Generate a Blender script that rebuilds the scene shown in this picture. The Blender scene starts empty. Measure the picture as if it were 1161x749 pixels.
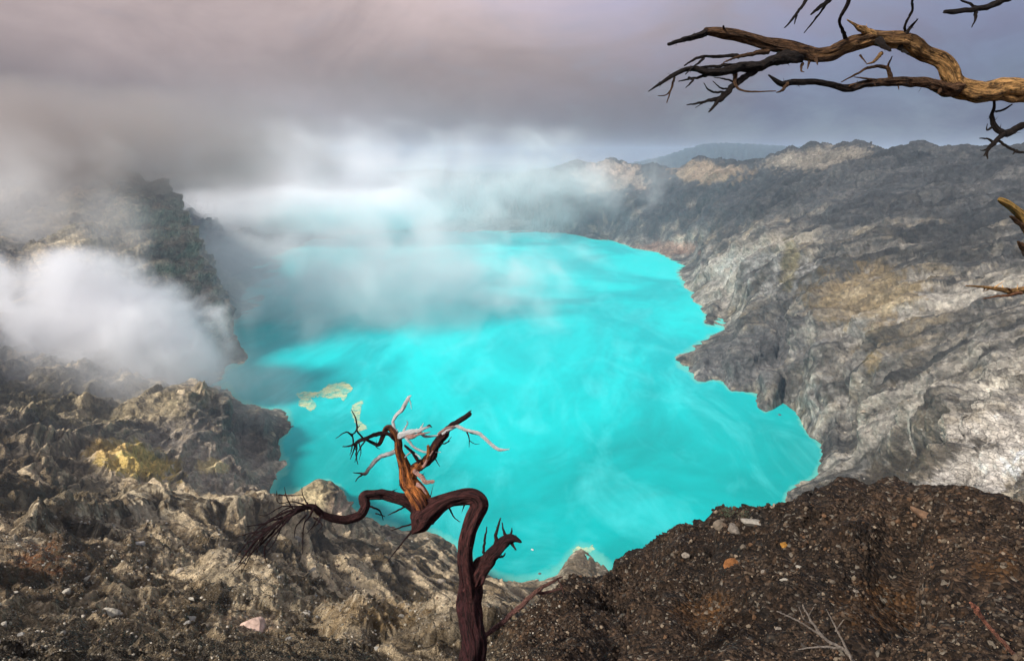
import bpy, math, random
import numpy as np
from mathutils import Vector

rnd = random.Random(7)
rng = np.random.default_rng(11)
SC = bpy.context.scene
COL = SC.collection
R = math.radians

# ------------------------------------------------------------------ camera
H = 150.0                       # eye height above the lake
FPX, CX, CY = 774.0, 580.5, 374.5
PITCH = math.atan((CY - 175.0) / FPX)
cam_d = bpy.data.cameras.new('camera')
cam = bpy.data.objects.new('camera', cam_d)
COL.objects.link(cam)
cam.location = (0, 0, H)
cam.rotation_euler = (math.pi / 2 - PITCH, 0, 0)
cam_d.sensor_width = 36
cam_d.lens = 36 * FPX / 1161.0
cam_d.clip_start = 0.05
cam_d.clip_end = 60000
SC.camera = cam

# ------------------------------------------------------------------ light
SUN_AZ, SUN_EL = R(-124), R(37)    # azimuth clockwise from +Y
sun_dir = Vector((math.sin(SUN_AZ) * math.cos(SUN_EL), math.cos(SUN_AZ) * math.cos(SUN_EL), math.sin(SUN_EL)))
sd = bpy.data.lights.new('sun', 'SUN')
sd.energy = 4.9
sd.angle = R(9)
sd.color = (1.0, 0.95, 0.88)
so = bpy.data.objects.new('sun', sd)
COL.objects.link(so)
so.rotation_euler = sun_dir.to_track_quat('Z', 'Y').to_euler()
so.location = (0, 0, 400)
SC.view_settings.view_transform = 'Standard'
SC.view_settings.look = 'None'
SC.view_settings.exposure = 0.25
SC.view_settings.gamma = 1.0

SC.render.engine = 'CYCLES'
cy = SC.cycles
cy.use_adaptive_sampling = True
cy.adaptive_threshold = 0.03
cy.use_denoising = True
cy.max_bounces = 12
cy.diffuse_bounces = 2
cy.glossy_bounces = 2
cy.volume_bounces = 10
cy.transmission_bounces = 2
cy.volume_step_rate = 1.0
cy.volume_max_steps = 128
cy.caustics_reflective = False
cy.caustics_refractive = False


# ------------------------------------------------------------------ node helper
class NT:
    def __init__(s, tree):
        s.t = tree
        s.n = tree.nodes
        s.n.clear()

    def node(s, typ, inputs=None, **props):
        n = s.n.new(typ)
        for k, v in props.items():
            setattr(n, k, v)
        for k, v in (inputs or {}).items():
            sock = n.inputs[k]
            if isinstance(v, bpy.types.NodeSocket):
                s.t.links.new(v, sock)
            elif isinstance(v, bpy.types.Node):
                s.t.links.new(v.outputs[0], sock)
            else:
                sock.default_value = v
        return n

    def math(s, op, a, b=0.0, c=0.0, clamp=False):
        return s.node('ShaderNodeMath', {0: a, 1: b, 2: c}, operation=op, use_clamp=clamp).outputs[0]

    def vmath(s, op, a, b=(0, 0, 0)):
        n = s.node('ShaderNodeVectorMath', {0: a, 1: b}, operation=op)
        return n.outputs['Value'] if op in ('LENGTH', 'DOT_PRODUCT', 'DISTANCE') else n.outputs['Vector']

    def maprange(s, v, a, b, c=0.0, d=1.0, smooth=False):
        return s.node('ShaderNodeMapRange', {0: v, 1: a, 2: b, 3: c, 4: d},
                      interpolation_type='SMOOTHSTEP' if smooth else 'LINEAR').outputs[0]

    def mix(s, f, a, b, mode='MIX'):
        n = s.node('ShaderNodeMix', None, data_type='RGBA', blend_type=mode)
        for i, v in ((0, f), (6, a), (7, b)):
            if isinstance(v, bpy.types.NodeSocket):
                s.t.links.new(v, n.inputs[i])
            else:
                n.inputs[i].default_value = v if i == 0 or len(v) == 4 else (*v, 1)
        return n.outputs[2]

    def noise(s, vec, scale, detail=4, rough=0.55, dist=0.0, typ='FBM'):
        return s.node('ShaderNodeTexNoise', {'Vector': vec, 'Scale': scale, 'Detail': detail, 'Roughness': rough,
                                             'Distortion': dist}, noise_type=typ).outputs[0]

    def voronoi(s, vec, scale, feature='F1', out='Distance'):
        return s.node('ShaderNodeTexVoronoi', {'Vector': vec, 'Scale': scale}, feature=feature).outputs[out]


# ------------------------------------------------------------------ world
W = bpy.data.worlds.new('World')
SC.world = W
W.use_nodes = True
w = NT(W.node_tree)
sky = w.node('ShaderNodeTexSky', sky_type='NISHITA', sun_disc=False, sun_elevation=SUN_EL, sun_rotation=SUN_AZ,
             altitude=2300, air_density=1.0, dust_density=2.0, ozone_density=1.5)
tc = w.node('ShaderNodeTexCoord')
d = tc.outputs['Generated']
sep = w.node('ShaderNodeSeparateXYZ', {0: d})
az = w.math('ARCTAN2', sep.outputs[0], sep.outputs[1])
el = w.math('ARCSINE', sep.outputs[2])
dv = w.vmath('MULTIPLY', d, (1, 1, 2.2))
n1 = w.noise(dv, 3.2, 6, 0.55, 0.6)
n2 = w.noise(dv, 9.0, 5, 0.6, 0.4)
# the low cloud deck: brown-grey on the left, violet-blue on the right
side = w.maprange(w.math('ADD', az, w.math('MULTIPLY', w.math('SUBTRACT', n1, 0.5), 0.9)), -0.15, 0.62, smooth=True)
lowc = w.mix(side, (2.1, 1.68, 1.66), (.92, .98, 1.52))
upl = w.math('MULTIPLY', w.maprange(el, R(1), R(13), .80, 2.5, smooth=True), w.maprange(az, -.78, -.30, .62, 1.0, smooth=True))
brt = w.math('MULTIPLY', upl, w.maprange(n1, 0.36, 0.66, 0.78, 1.25))
brt2 = w.maprange(n2, 0.3, 0.7, 0.95, 1.05)
lowc = w.mix(1.0, lowc, w.node('ShaderNodeCombineColor', {0: w.math('MULTIPLY', brt, brt2), 1: w.math('MULTIPLY', brt, brt2), 2: w.math('MULTIPLY', brt, brt2)}).outputs[0], 'MULTIPLY')
# overhead the cloud is thin and bright
hi = w.maprange(el, R(13), R(50), smooth=True)
cloud = w.mix(hi, lowc, (4.9, 4.9, 5.4))
cover = w.maprange(w.math('ADD', n2, w.math('MULTIPLY', az, -0.25)), 0.25, 0.50, 0.88, 1.0)
final = w.mix(cover, sky.outputs[0], cloud)
bg = w.node('ShaderNodeBackground', {'Color': final, 'Strength': 0.1})
w.node('ShaderNodeOutputWorld', {0: bg.outputs[0]})


# ------------------------------------------------------------------ numpy noise
_perm = rng.permutation(256).astype(np.int32)
_perm = np.concatenate([_perm, _perm, _perm])
_g = rng.normal(size=(256, 3))
_g = (_g / np.linalg.norm(_g, axis=1, keepdims=True)).astype(np.float32)


def perlin(p):
    """p (..., 3) -> gradient noise about -0.7..0.7"""
    shp = p.shape[:-1]
    p = p.reshape(-1, 3)
    out = np.empty(len(p), np.float32)
    CH = 400000
    for s in range(0, len(p), CH):
        q = p[s:s + CH]
        i = np.floor(q)
        f = (q - i).astype(np.float32)
        i = i.astype(np.int64) & 255
        u = f * f * f * (f * (f * 6 - 15) + 10)
        res = 0
        for dx in (0, 1):
            a = _perm[(i[:, 0] + dx) & 255]
            wx = u[:, 0] if dx else 1 - u[:, 0]
            for dy in (0, 1):
                b = _perm[a + ((i[:, 1] + dy) & 255)]
                wy = u[:, 1] if dy else 1 - u[:, 1]
                for dz in (0, 1):
                    g = _g[_perm[b + ((i[:, 2] + dz) & 255)]]
                    wz = u[:, 2] if dz else 1 - u[:, 2]
                    dot = g[:, 0] * (f[:, 0] - dx) + g[:, 1] * (f[:, 1] - dy) + g[:, 2] * (f[:, 2] - dz)
                    res = res + wx * wy * wz * dot
        out[s:s + CH] = res
    return out.reshape(shp)


def fbm(p, octs, gain=0.5, lac=2.03):
    a, t = 1.0, 0.0
    for o in range(octs):
        t = t + a * perlin(p * (lac ** o) + o * 17.3)
        a *= gain
    return t


def facets(p):
    """angular blocks: each cell a randomly tilted plane"""
    out = np.empty(len(p), np.float32)
    tone = np.empty(len(p), np.float32)
    for s in range(0, len(p), 400000):
        q = p[s:s + 400000]
        b = np.floor(q - .5).astype(np.int64)
        best = np.full(len(q), 1e9, np.float32)
        val = np.zeros(len(q), np.float32)
        tn = np.zeros(len(q), np.float32)
        for dx in (0, 1):
            for dy in (0, 1):
                for dz in (0, 1):
                    c = b + np.array([dx, dy, dz])
                    h = _perm[_perm[_perm[c[:, 0] & 255] + (c[:, 1] & 255)] + (c[:, 2] & 255)]
                    o = q - (c + .5 + _g[h] * .38)
                    d2 = (o * o).sum(1)
                    m = d2 < best
                    best = np.where(m, d2, best)
                    g2 = _g[_perm[h + 77]]
                    val = np.where(m, (o * g2).sum(1) + g2[:, 0] * .25, val)
                    tn = np.where(m, g2[:, 1], tn)
        out[s:s + 400000] = val
        tone[s:s + 400000] = tn
    return out, tone


def sstep(a, b, x):
    t = np.clip((x - a) / (b - a), 0, 1)
    return t * t * (3 - 2 * t)


# ------------------------------------------------------------------ rays of the view, used to survey the site
cp, sp = math.cos(PITCH), math.sin(PITCH)


def ray(px, py):
    x, y = (px - CX) / FPX, -(py - CY) / FPX
    dx, dy, dz = x, cp + y * sp, -sp + y * cp
    h = math.hypot(dx, dy)
    return math.atan2(dx, dy), -dz / h


def at(px, py, depth):
    x, y = (px - CX) / FPX, -(py - CY) / FPX
    return np.array([x * depth, (cp + y * sp) * depth, H + (-sp + y * cp) * depth])


def project(P):
    X, Y, Z = P[..., 0], P[..., 1], P[..., 2] - H
    dep = Y * cp - Z * sp
    up = Y * sp + Z * cp
    dep = np.where(dep > 0.05, dep, 0.05)
    return CX + FPX * X / dep, CY - FPX * up / dep


# ------------------------------------------------------------------ terrain survey points (azimuth, range, slope below eye)
ctl = []


def Pr(px, py, r):
    a, q = ray(px, py)
    ctl.append((a, math.log(r), q))


def Zc(px, py, z):
    a, q = ray(px, py)
    ctl.append((a, math.log((H - z) / q), q))


def A(px, r, z):
    a, q = ray(px, 175)
    ctl.append((a, math.log(r), (H - z) / r))


def D(deg, r, z):
    ctl.append((R(deg), math.log(r), (H - z) / r))


# shoreline, surveyed as three runs and filled in every few pixels
def shore(run, step=11.0):
    out = []
    for (xa, ya), (xb, yb) in zip(run[:-1], run[1:]):
        n_ = max(1, int(math.hypot(xb - xa, (yb - ya) * 1.5) / step))
        for s_ in range(n_):
            u_ = s_ / n_
            j_ = 0 if s_ == 0 else 1.6
            out.append((xa + (xb - xa) * u_ + rnd.uniform(-j_, j_), ya + (yb - ya) * u_ + rnd.uniform(-j_, j_) * .5))
    out.append(run[-1])
    for p in out:
        Zc(*p, 0)


shore([(286, 352), (300, 315), (320, 285), (360, 270), (420, 264), (490, 262), (560, 262), (600, 262), (640, 264), (670, 270), (700, 274), (720, 281), (745, 286), (776, 298), (772, 308), (774, 318), (783, 330), (795, 347), (812, 357), (824, 371), (818, 384), (805, 392),
       (790, 402), (776, 411), (788, 419), (800, 423), (815, 432), (835, 441), (848, 443), (860, 445), (880, 448), (893, 455), (902, 462), (905, 475), (914, 487), (926, 500), (932, 512), (930, 525), (925, 540), (910, 552), (898, 562)])
shore([(268, 392), (258, 412), (246, 435), (236, 458)])
shore([(330, 476), (326, 486), (322, 494), (316, 503), (319, 513), (324, 520), (318, 533), (311, 548), (308, 560), (318, 568), (330, 560), (338, 556)])
shore([(384, 556), (398, 574), (412, 586), (430, 599), (460, 604), (485, 608), (505, 614), (530, 630), (545, 644), (565, 656), (590, 660), (612, 656), (632, 648), (640, 634), (648, 626), (660, 622), (670, 628), (678, 638), (690, 650)])
# land just inside the shore
for p in [(800, 407, 5), (815, 405, 9), (830, 400, 14), (825, 420, 6), (850, 425, 8), (870, 415, 12), (885, 437, 7), (900, 440, 10), (920, 465, 12), (940, 485, 10), (950, 510, 10), (945, 535, 9), (930, 555, 7),
          (840, 365, 10), (835, 385, 12), (810, 345, 10), (790, 315, 10), (795, 295, 16), (780, 285, 10), (740, 272, 12), (690, 260, 12), (655, 630, 2.0), (662, 640, 3.0), (650, 642, 3.0)]:
    Zc(*p)
# lake bed
for p in [(600, 290), (450, 290), (400, 340), (350, 390), (320, 430), (420, 430), (420, 520), (370, 500), (480, 570), (560, 610),
          (620, 620), (700, 610), (800, 560), (870, 530), (880, 490), (800, 470), (720, 440), (740, 390), (780, 370), (740, 340), (720, 310),
          (640, 340), (560, 400), (620, 480), (700, 530), (540, 330), (660, 400), (560, 520), (310, 460), (300, 410), (340, 350), (380, 310),
          (680, 288), (345, 530), (300, 440), (740, 300)]:
    Zc(*p, -14)
# right wall
for p in [(1000, 540, 307), (1000, 470, 346), (1000, 400, 402), (1000, 320, 505), (1000, 250, 620), (1000, 200, 760), (1000, 174, 880),
          (1100, 560, 255), (1100, 500, 270), (1100, 430, 330), (1100, 350, 420), (1100, 270, 540), (1100, 200, 690), (1100, 171, 800),
          (1161, 560, 240), (1161, 480, 272), (1161, 400, 330), (1161, 320, 430), (1161, 250, 540), (1161, 190, 680), (1161, 170, 760),
          (930, 470, 389), (930, 420, 421), (930, 350, 500), (930, 280, 620), (930, 220, 760), (930, 180, 930), (925, 168, 980),
          (880, 420, 440), (900, 420, 440), (900, 395, 470), (895, 370, 515), (870, 390, 490), (860, 360, 545), (850, 320, 650), (850, 260, 820), (850, 210, 1000), (850, 186, 1130),
          (830, 415, 460), (800, 405, 480), (815, 345, 690), (800, 300, 830), (810, 250, 1000), (820, 190, 1180), (790, 186, 1250),
          (740, 250, 1200), (740, 205, 1330), (740, 194, 1380), (700, 235, 1330), (690, 190, 1450), (660, 230, 1400), (650, 192, 1520),
          (960, 168, 960), (1040, 168, 860), (1010, 510, 319), (960, 500, 367), (885, 178, 1080)]:
    Pr(*p)
for a_, r_ in [(1161, 1000), (1000, 1150), (925, 1300), (850, 1450), (780, 1600), (690, 1800), (560, 2100), (400, 2100)]:
    A(a_, r_, 60)
for a_ in (300, 400, 500, 600):
    Pr(a_, 236, 1550)
    Pr(a_, 212 if a_ < 450 else 200, 1750)
# left cliff
for p in [(262, 372, 555), (230, 330, 575), (200, 262, 610), (182, 222, 640), (170, 300, 560), (150, 230, 600), (95, 255, 580), (100, 330, 520),
          (200, 385, 525), (140, 205, 700), (175, 212, 680), (60, 300, 540), (60, 230, 660), (0, 240, 640), (0, 185, 760), (248, 352, 570),
          (140, 390, 480), (60, 400, 450)]:
    Pr(*p)
for a_, r_, z_ in [(205, 720, 60), (225, 780, 25), (250, 640, -6), (262, 760, 0), (240, 980, 12), (200, 1000, 50), (250, 1200, 20), (150, 1000, 95), (280, 1100, 4), (270, 1400, 50)]:
    A(a_, r_, z_)
# left middle ground and promontory
for p in [(0, 430, 400), (0, 480, 285), (0, 540, 190), (0, 600, 108), (0, 660, 46), (0, 700, 26), (0, 748, 13),
          (100, 440, 395), (100, 480, 310), (100, 520, 245), (90, 560, 190), (205, 452, 348), (250, 461, 352), (300, 481, 350), (285, 510, 340), (200, 500, 310),
          (150, 520, 265), (150, 550, 220), (230, 530, 290), (290, 555, 268), (220, 565, 225), (60, 500, 270),
          (20, 604, 112), (130, 584, 150), (250, 578, 172), (330, 592, 180), (130, 577, 205), (250, 572, 228),
          (363, 546, 258), (345, 566, 240), (385, 570, 244), (370, 600, 205), (150, 620, 100), (150, 680, 45), (420, 640, 150), (350, 620, 165),
          (300, 655, 105), (350, 670, 108), (400, 690, 105), (450, 705, 100), (500, 705, 110), (450, 660, 145), (480, 625, 200), (340, 640, 140),
          (240, 650, 62), (275, 664, 56), (300, 678, 51), (330, 695, 47), (360, 709, 44), (400, 719, 41), (450, 722, 39), (500, 721, 38), (550, 716, 37), (150, 612, 92), (200, 652, 70), (180, 632, 80),
          (560, 690, 110), (530, 650, 190),
          (450, 738, 27), (300, 725, 29), (150, 720, 22), (250, 748, 13), (100, 748, 12.5), (400, 748, 16), (500, 740, 25), (560, 735, 26),
          (600, 700, 120), (610, 720, 55), ]:
    Pr(*p)
# dark gravel mound in front on the right
for p in [(575, 749, 13), (640, 695, 13), (700, 648, 13.5), (760, 617, 13.5), (820, 592, 13), (880, 587, 12.5), (920, 566, 12), (960, 559, 12),
          (1010, 562, 12), (1060, 576, 11.5), (1110, 580, 11), (1161, 580, 10.5), (1000, 620, 9.0), (900, 640, 8.8), (800, 660, 9), (720, 700, 9),
          (1100, 640, 8.0), (1161, 650, 7.5), (1000, 700, 6.6), (900, 720, 6.4), (800, 730, 6.6), (700, 749, 7), (1161, 740, 5), (1000, 760, 5), (850, 770, 5)]:
    Pr(*p)
for a_, r_, z_ in [(560, 15, 132), (660, 16, 134), (740, 17, 135), (820, 17, 135), (900, 16, 136), (1000, 16, 137), (1100, 15, 138), (1161, 15, 138),
                   (700, 60, 88), (800, 60, 92), (900, 60, 98), (1000, 60, 102), (1100, 60, 105), (1161, 60, 106),
                   (700, 120, 42), (800, 120, 42), (900, 120, 50), (1000, 120, 58), (1100, 120, 66), (740, 190, 10), (800, 190, 4), (880, 200, 2), (1000, 195, 25), (1100, 180, 42), (820, 230, -6)]:
    A(a_, r_, z_)
# close to the camera and behind the frame
for a_, r_, z_ in [(300, 75, 92), (360, 68, 92), (420, 62, 98), (480, 60, 98), (540, 58, 98), (240, 82, 98)]:
    A(a_, r_, z_)
for px in (0, 150, 300, 450, 540, 600, 750, 900, 1050, 1161):
    Pr(px, 830, 3.6 if px < 400 else 3.4)
    A(px, 1.3, H - 1.62)
    A(px, 0.5, H - 1.6)
Pr(535, 812, 4.7)
Pr(400, 790, 5.5); Pr(200, 790, 5.2); Pr(50, 790, 5)
# outside the frame
for s in (-1, 1):
    for deg in (48, 62, 80, 110, 145, 179):
        back = deg > 85
        for r_, zl in ((3, 147.6), (10, 143), (30, 136), (80, 125 if back else 112), (220, 100 if back else 84), (500, 70 if back else 100), (760, 60 if back else 158), (1200, 60 if back else 90)):
            D(s * deg, r_, zl)
for px in (0, 250, 500):
    A(px, 4000, 40)
for px, y in ((620, 196), (700, 190), (760, 177), (800, 164), (850, 165), (900, 170), (1000, 176), (1161, 176)):
    Pr(px, y, 4200)
for deg in range(-180, 181, 24):
    D(deg, 9000, -20)
    if abs(deg) > 50:
        D(deg, 4200, 30)

ctl = np.array(ctl)
KA = 4.0
cpts = np.stack([ctl[:, 0] * KA, ctl[:, 1]], 1)
cval = ctl[:, 2]
cc2 = 0.05 ** 2


def phi(A_, B_):
    d2 = (A_[:, None, 0] - B_[None, :, 0]) ** 2 + (A_[:, None, 1] - B_[None, :, 1]) ** 2
    return np.sqrt(d2 + cc2)


n = len(cpts)
K = np.zeros((n + 1, n + 1))
K[:n, :n] = phi(cpts, cpts) - 2e-3 * np.eye(n)
K[:n, n] = 1
K[n, :n] = 1
sol = np.linalg.solve(K, np.concatenate([cval, [0]]))

# ---- polar grid
cols = np.concatenate([np.arange(-180, -50, 2.5), np.arange(-50, -43.5, 0.25), np.arange(-43.5, 43.5, 0.06), np.arange(43.5, 50, 0.25), np.arange(50, 180.1, 2.5)])
azs = np.radians(cols)
lr = [math.log(0.5)]
for lim, st in ((3, .03), (5, .008), (32, .0055), (100, .006), (1500, .003), (1900, .012), (9000, .04)):
    while lr[-1] < math.log(lim):
        lr.append(lr[-1] + st)
lrs = np.array(lr)
# coarse solution then bilinear
ca = np.radians(np.concatenate([np.arange(-180, -50, 5), np.arange(-50, 50, 0.4), np.arange(50, 181, 5)]))
cl = np.arange(lrs[0], lrs[-1] + .05, 0.02)
GA, GL = np.meshgrid(ca * KA, cl)
pts = np.stack([GA.ravel(), GL.ravel()], 1)
q = np.empty(len(pts))
for s in range(0, len(pts), 4000):
    q[s:s + 4000] = phi(pts[s:s + 4000], cpts) @ sol[:n] + sol[n]
q = q.reshape(GA.shape)
ia = np.clip(np.searchsorted(ca, azs) - 1, 0, len(ca) - 2)
fa = ((azs - ca[ia]) / (ca[ia + 1] - ca[ia]))[None, :]
il = np.clip(((lrs - cl[0]) / 0.02).astype(int), 0, len(cl) - 2)
fl = ((lrs - cl[il]) / 0.02)[:, None]
q = (q[il][:, ia] * (1 - fl) * (1 - fa) + q[il + 1][:, ia] * fl * (1 - fa) + q[il][:, ia + 1] * (1 - fl) * fa + q[il + 1][:, ia + 1] * fl * fa)
rr = np.exp(lrs)[:, None] * np.ones_like(azs)[None, :]
aa = np.ones_like(lrs)[:, None] * azs[None, :]
Z0 = H - q * rr
Z0 = np.maximum(Z0, -30)
P = np.stack([rr * np.sin(aa), rr * np.cos(aa), Z0], -1).astype(np.float64)
NR, NC = rr.shape


def normals(P):
    du = np.empty_like(P)
    dv_ = np.empty_like(P)
    du[:, 1:-1] = P[:, 2:] - P[:, :-2]
    du[:, 0] = P[:, 1] - P[:, 0]
    du[:, -1] = P[:, -1] - P[:, -2]
    dv_[1:-1] = P[2:] - P[:-2]
    dv_[0] = P[1] - P[0]
    dv_[-1] = P[-1] - P[-2]
    nn = np.cross(du, dv_)
    nn /= np.linalg.norm(nn, axis=-1, keepdims=True) + 1e-9
    return nn


N0 = normals(P)
rr32 = rr.astype(np.float32)
# ---- zones
mound = (sstep(0.0, 1.0, (22 - rr) / 6)).astype(np.float32)
az_d = np.degrees(aa)
mound *= sstep(-6, 1, az_d + (rr - 13) * 0.2).astype(np.float32)
# ---- gullies running down to the lake
LX, LY = 20.0, 620.0
th = np.arctan2(P[..., 0] - LX, P[..., 1] - LY)
rad = np.hypot(P[..., 0] - LX, P[..., 1] - LY)
warp = perlin(np.stack([P[..., 0], P[..., 1], P[..., 2]], -1) / 90.0)
warp2 = perlin(np.stack([P[..., 0], P[..., 1], P[..., 2]], -1) / 34.0 + 9)
disp = np.zeros((NR, NC), np.float32)
shore_damp = (0.36 + 0.64 * sstep(1, 34, np.abs(P[..., 2]))).astype(np.float32)
shore_damp = np.where(P[..., 2] < -3, 0.2, shore_damp)
gul = 0
for k, (wl, am) in enumerate(((62, 9.0), (29, 4.8), (13, 2.4), (6, 1.0))):
    gc = np.stack([th * 340 / wl + warp * 0.9 + warp2 * 0.5, rad / (wl * 4.5) + warp2, P[..., 2] / (wl * 5.0) + k * 7.7], -1)
    g = perlin(gc)
    g = (0.32 - np.abs(g)) * 1.6
    fade = sstep(wl * 2.2, wl * 4.5, rr)
    gul = gul + g * am * fade
slopey = sstep(0.15, 0.45, 1 - N0[..., 2])
disp += (gul * (0.35 + 0.65 * slopey) * sstep(4, 48, P[..., 2]) * (1 + .35 * (P[..., 0] > 60)) * (1 - .75 * (P[..., 0] < 60) * (1 - sstep(280, 400, rr)))).astype(np.float32)
# ---- slate ribs running out to the headland, and the ravine in front of the pale slab
S0x, S0y = project(P)


def stroke(x0, y0, x1, y1, w_, r0, r1):
    dx, dy = x1 - x0, y1 - y0
    ll = math.hypot(dx, dy)
    u = ((S0x - x0) * dx + (S0y - y0) * dy) / ll / ll
    v = (-(S0x - x0) * dy + (S0y - y0) * dx) / ll + 10 * warp2
    return (np.exp(-(v / w_) ** 2) * sstep(-.12, .12, u) * (1 - sstep(.8, 1.15, u)) * ((rr > r0) & (rr < r1))).astype(np.float32)


ribs = stroke(782, 411, 915, 330, 9, 380, 800) + stroke(806, 423, 960, 362, 8, 350, 700) + .8 * stroke(840, 442, 1010, 372, 7, 330, 650) + .6 * stroke(905, 458, 1040, 400, 7, 300, 600)
disp += ribs * 4.5
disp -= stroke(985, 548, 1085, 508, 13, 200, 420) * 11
disp += stroke(1040, 575, 1161, 470, 26, 180, 400) * 6
spine = stroke(225, 640, 400, 719, 9, 30, 75) + stroke(395, 719, 590, 716, 8, 28, 50)
disp += spine * 1.6
upslab = stroke(20, 604, 130, 584, 6, 80, 190) + stroke(130, 584, 330, 584, 6, 110, 220)
disp += upslab * 4
# ---- band-limited rough rock
det = 0
wl = 56.0
k = 0
rough_w = (1 + 0.45 * mound)
left_w = 1 + .10 * (1 - sstep(560, 760, project(P)[0])) * sstep(8, 20, rr)
pw = 0
while wl > 0.025:
    m = (rr > wl * 2.4) & (rr < wl * 420) & (np.abs(az_d) < 48)
    if m.any():
        rows = np.where(m.any(1))[0]
        r0, r1 = rows[0], rows[-1] + 1
        Pm = P[r0:r1] / wl
        Pm = np.stack([Pm[..., 0] * 0.85 + Pm[..., 2] * 0.45, Pm[..., 1] * 0.8, Pm[..., 2] * 1.35 - Pm[..., 0] * 0.35], -1) + 3.1 * k
        v = perlin(Pm)
        # crisp crests and crisp clefts in turn
        vr = (0.28 - np.abs(v)) * 1.5 if k % 2 == 0 else (np.abs(v) - 0.28) * 1.3
        rs = rr[r0:r1]
        soft_ = (P[r0:r1, :, 0] < 60) * (1 - sstep(220, 420, rs)) * (1 - sstep(18, 50, rs / wl)) * (1 - mound[r0:r1])
        v = v * .95 * soft_ + vr * (1 - soft_)
        wgt = sstep(2.4, 6.0, rs / wl) * (1 - sstep(230, 420, rs / wl))
        big = 1 - sstep(10, 50, rs / wl)
        midr = sstep(12, 35, rs / wl)
        nearl = 1 - sstep(150, 260, rs)
        amp = (.075 + .085 * big - .035 * midr * nearl * (1 - mound[r0:r1]) + .05 * mound[r0:r1]) * wl
        disp[r0:r1] += (v * amp * wgt * shore_damp[r0:r1] * rough_w[r0:r1] * left_w[r0:r1]).astype(np.float32)
    wl /= 1.8
    k += 1
PX, PY, PZ = P[..., 0], P[..., 1], P[..., 2]
far0 = sstep(280, 420, rr) * (PX > 60)
# broken rock: angular blocks at every scale
blk = np.zeros((NR, NC), np.float32)
wl = 40.0
k = 0
cv = (np.abs(az_d[0]) < 45).nonzero()[0]
c0_, c1_ = cv[0], cv[-1] + 1
while wl > 0.06:
    rsel = rr[:, 0]
    rows = np.where((rsel > wl * 7) & (rsel < wl * 260))[0]
    if len(rows):
        r0, r1 = rows[0], rows[-1] + 1
        Q = P[r0:r1, c0_:c1_]
        Qw = Q / wl
        Qw = np.stack([Qw[..., 0] * .75 + Qw[..., 2] * .3, Qw[..., 1] * .75, Qw[..., 2] * 1.3 - Qw[..., 0] * .5], -1) + 5.7 * k
        Qw = Qw + .35 * perlin(Qw * .9 + 3)[..., None]
        v, tn_ = facets(Qw.reshape(-1, 3))
        v = v.reshape(Q.shape[:2])
        tn_ = tn_.reshape(Q.shape[:2])
        rs = rr[r0:r1, c0_:c1_]
        patch = .35 + .65 * sstep(-.15, .2, perlin(Q / (wl * 5) + 44 + k))
        lft = 1 - .60 * sstep(12, 26, rs / wl) * (PX[r0:r1, c0_:c1_] < 60) * (rs < 330)
        wgt = sstep(7, 15, rs / wl) * (1 - sstep(160, 260, rs / wl)) * patch * lft * (1 - .25 * mound[r0:r1, c0_:c1_])
        disp[r0:r1, c0_:c1_] += (v * (.26 - .13 * far0[r0:r1, c0_:c1_]) * wl * wgt * shore_damp[r0:r1, c0_:c1_]).astype(np.float32)
        blk[r0:r1, c0_:c1_] += (tn_ * wgt * .5).astype(np.float32)
    wl /= 2.2
    k += 1
# tilted rock beds standing out as ledges, at every scale the eye can resolve
PX, PY, PZ = P[..., 0], P[..., 1], P[..., 2]
bedw = 0
per = 34.0
k = 0
ledge_shade = np.zeros((NR, NC), np.float32)
wbig = perlin(P / 160.0 + 3) * 26
sideR = sstep(40, 110, PX)
Lbed = (PZ * .86 - PX * .42 + PY * .12) * (1 - sideR) + (-.80 * PX - .50 * PY + .34 * PZ) * sideR
bedtone = np.zeros((NR, NC), np.float32)
while per > 0.03:
    m = (rr > per * 9) & (rr < per * 330) & (np.abs(az_d) < 48)
    if m.any():
        rows = np.where(m.any(1))[0]
        r0, r1 = rows[0], rows[-1] + 1
        Q = P[r0:r1]
        wv = perlin(Q / (per * 5) + 31 + k) * 2.2 + perlin(Q / (per * 1.7) + 71 + k) * .55
        L_ = (Lbed[r0:r1] + wbig[r0:r1]) / per + wv * .62
        fr = L_ - np.floor(L_)
        saw = np.where(fr < .78, fr / .78, (1 - fr) / .22)          # long dip slope, short broken face
        msk = .25 + .75 * sstep(-.15, .15, perlin(Q / (per * 4.2) + 11 * k + 5))
        rs = rr[r0:r1]
        wgt = sstep(9, 20, rs / per) * (1 - sstep(190, 330, rs / per)) * msk
        disp[r0:r1] += ((saw - .5) * per * (.30 + .10 * sstep(20, 60, rs / per) + .05 * (PX[r0:r1] < 60)) * wgt * shore_damp[r0:r1] * (1 - .35 * mound[r0:r1])).astype(np.float32)
        bedtone[r0:r1] += (perlin(np.stack([np.floor(L_) * .77 + 9 * k, Q[..., 0] / (per * 14), Q[..., 1] / (per * 14)], -1)) * wgt).astype(np.float32)
        ledge_shade[r0:r1] += ((saw - .5) * wgt * .5).astype(np.float32)  # ledge crests paler, recesses darker: shading carried into the colour
    per /= 2.3
    k += 1
gz = np.degrees(ray(1018, 620)[0]) + 1.1 * perlin(np.stack([rr * .35, rr * 0 + 2.2, rr * 0], -1))
disp -= (.42 * np.exp(-((az_d - gz) / 1.5) ** 2) * sstep(5.6, 7, rr) * (1 - sstep(8.8, 10.6, rr))).astype(np.float32)
disp += (.10 * np.exp(-((az_d - gz - 3.4) / 1.5) ** 2) * sstep(5.6, 7, rr) * (1 - sstep(8.8, 10.6, rr))).astype(np.float32)
gz2 = np.degrees(ray(790, 660)[0]) + 1.5 * perlin(np.stack([rr * .3, rr * 0 + 8.2, rr * 0], -1))
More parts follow.
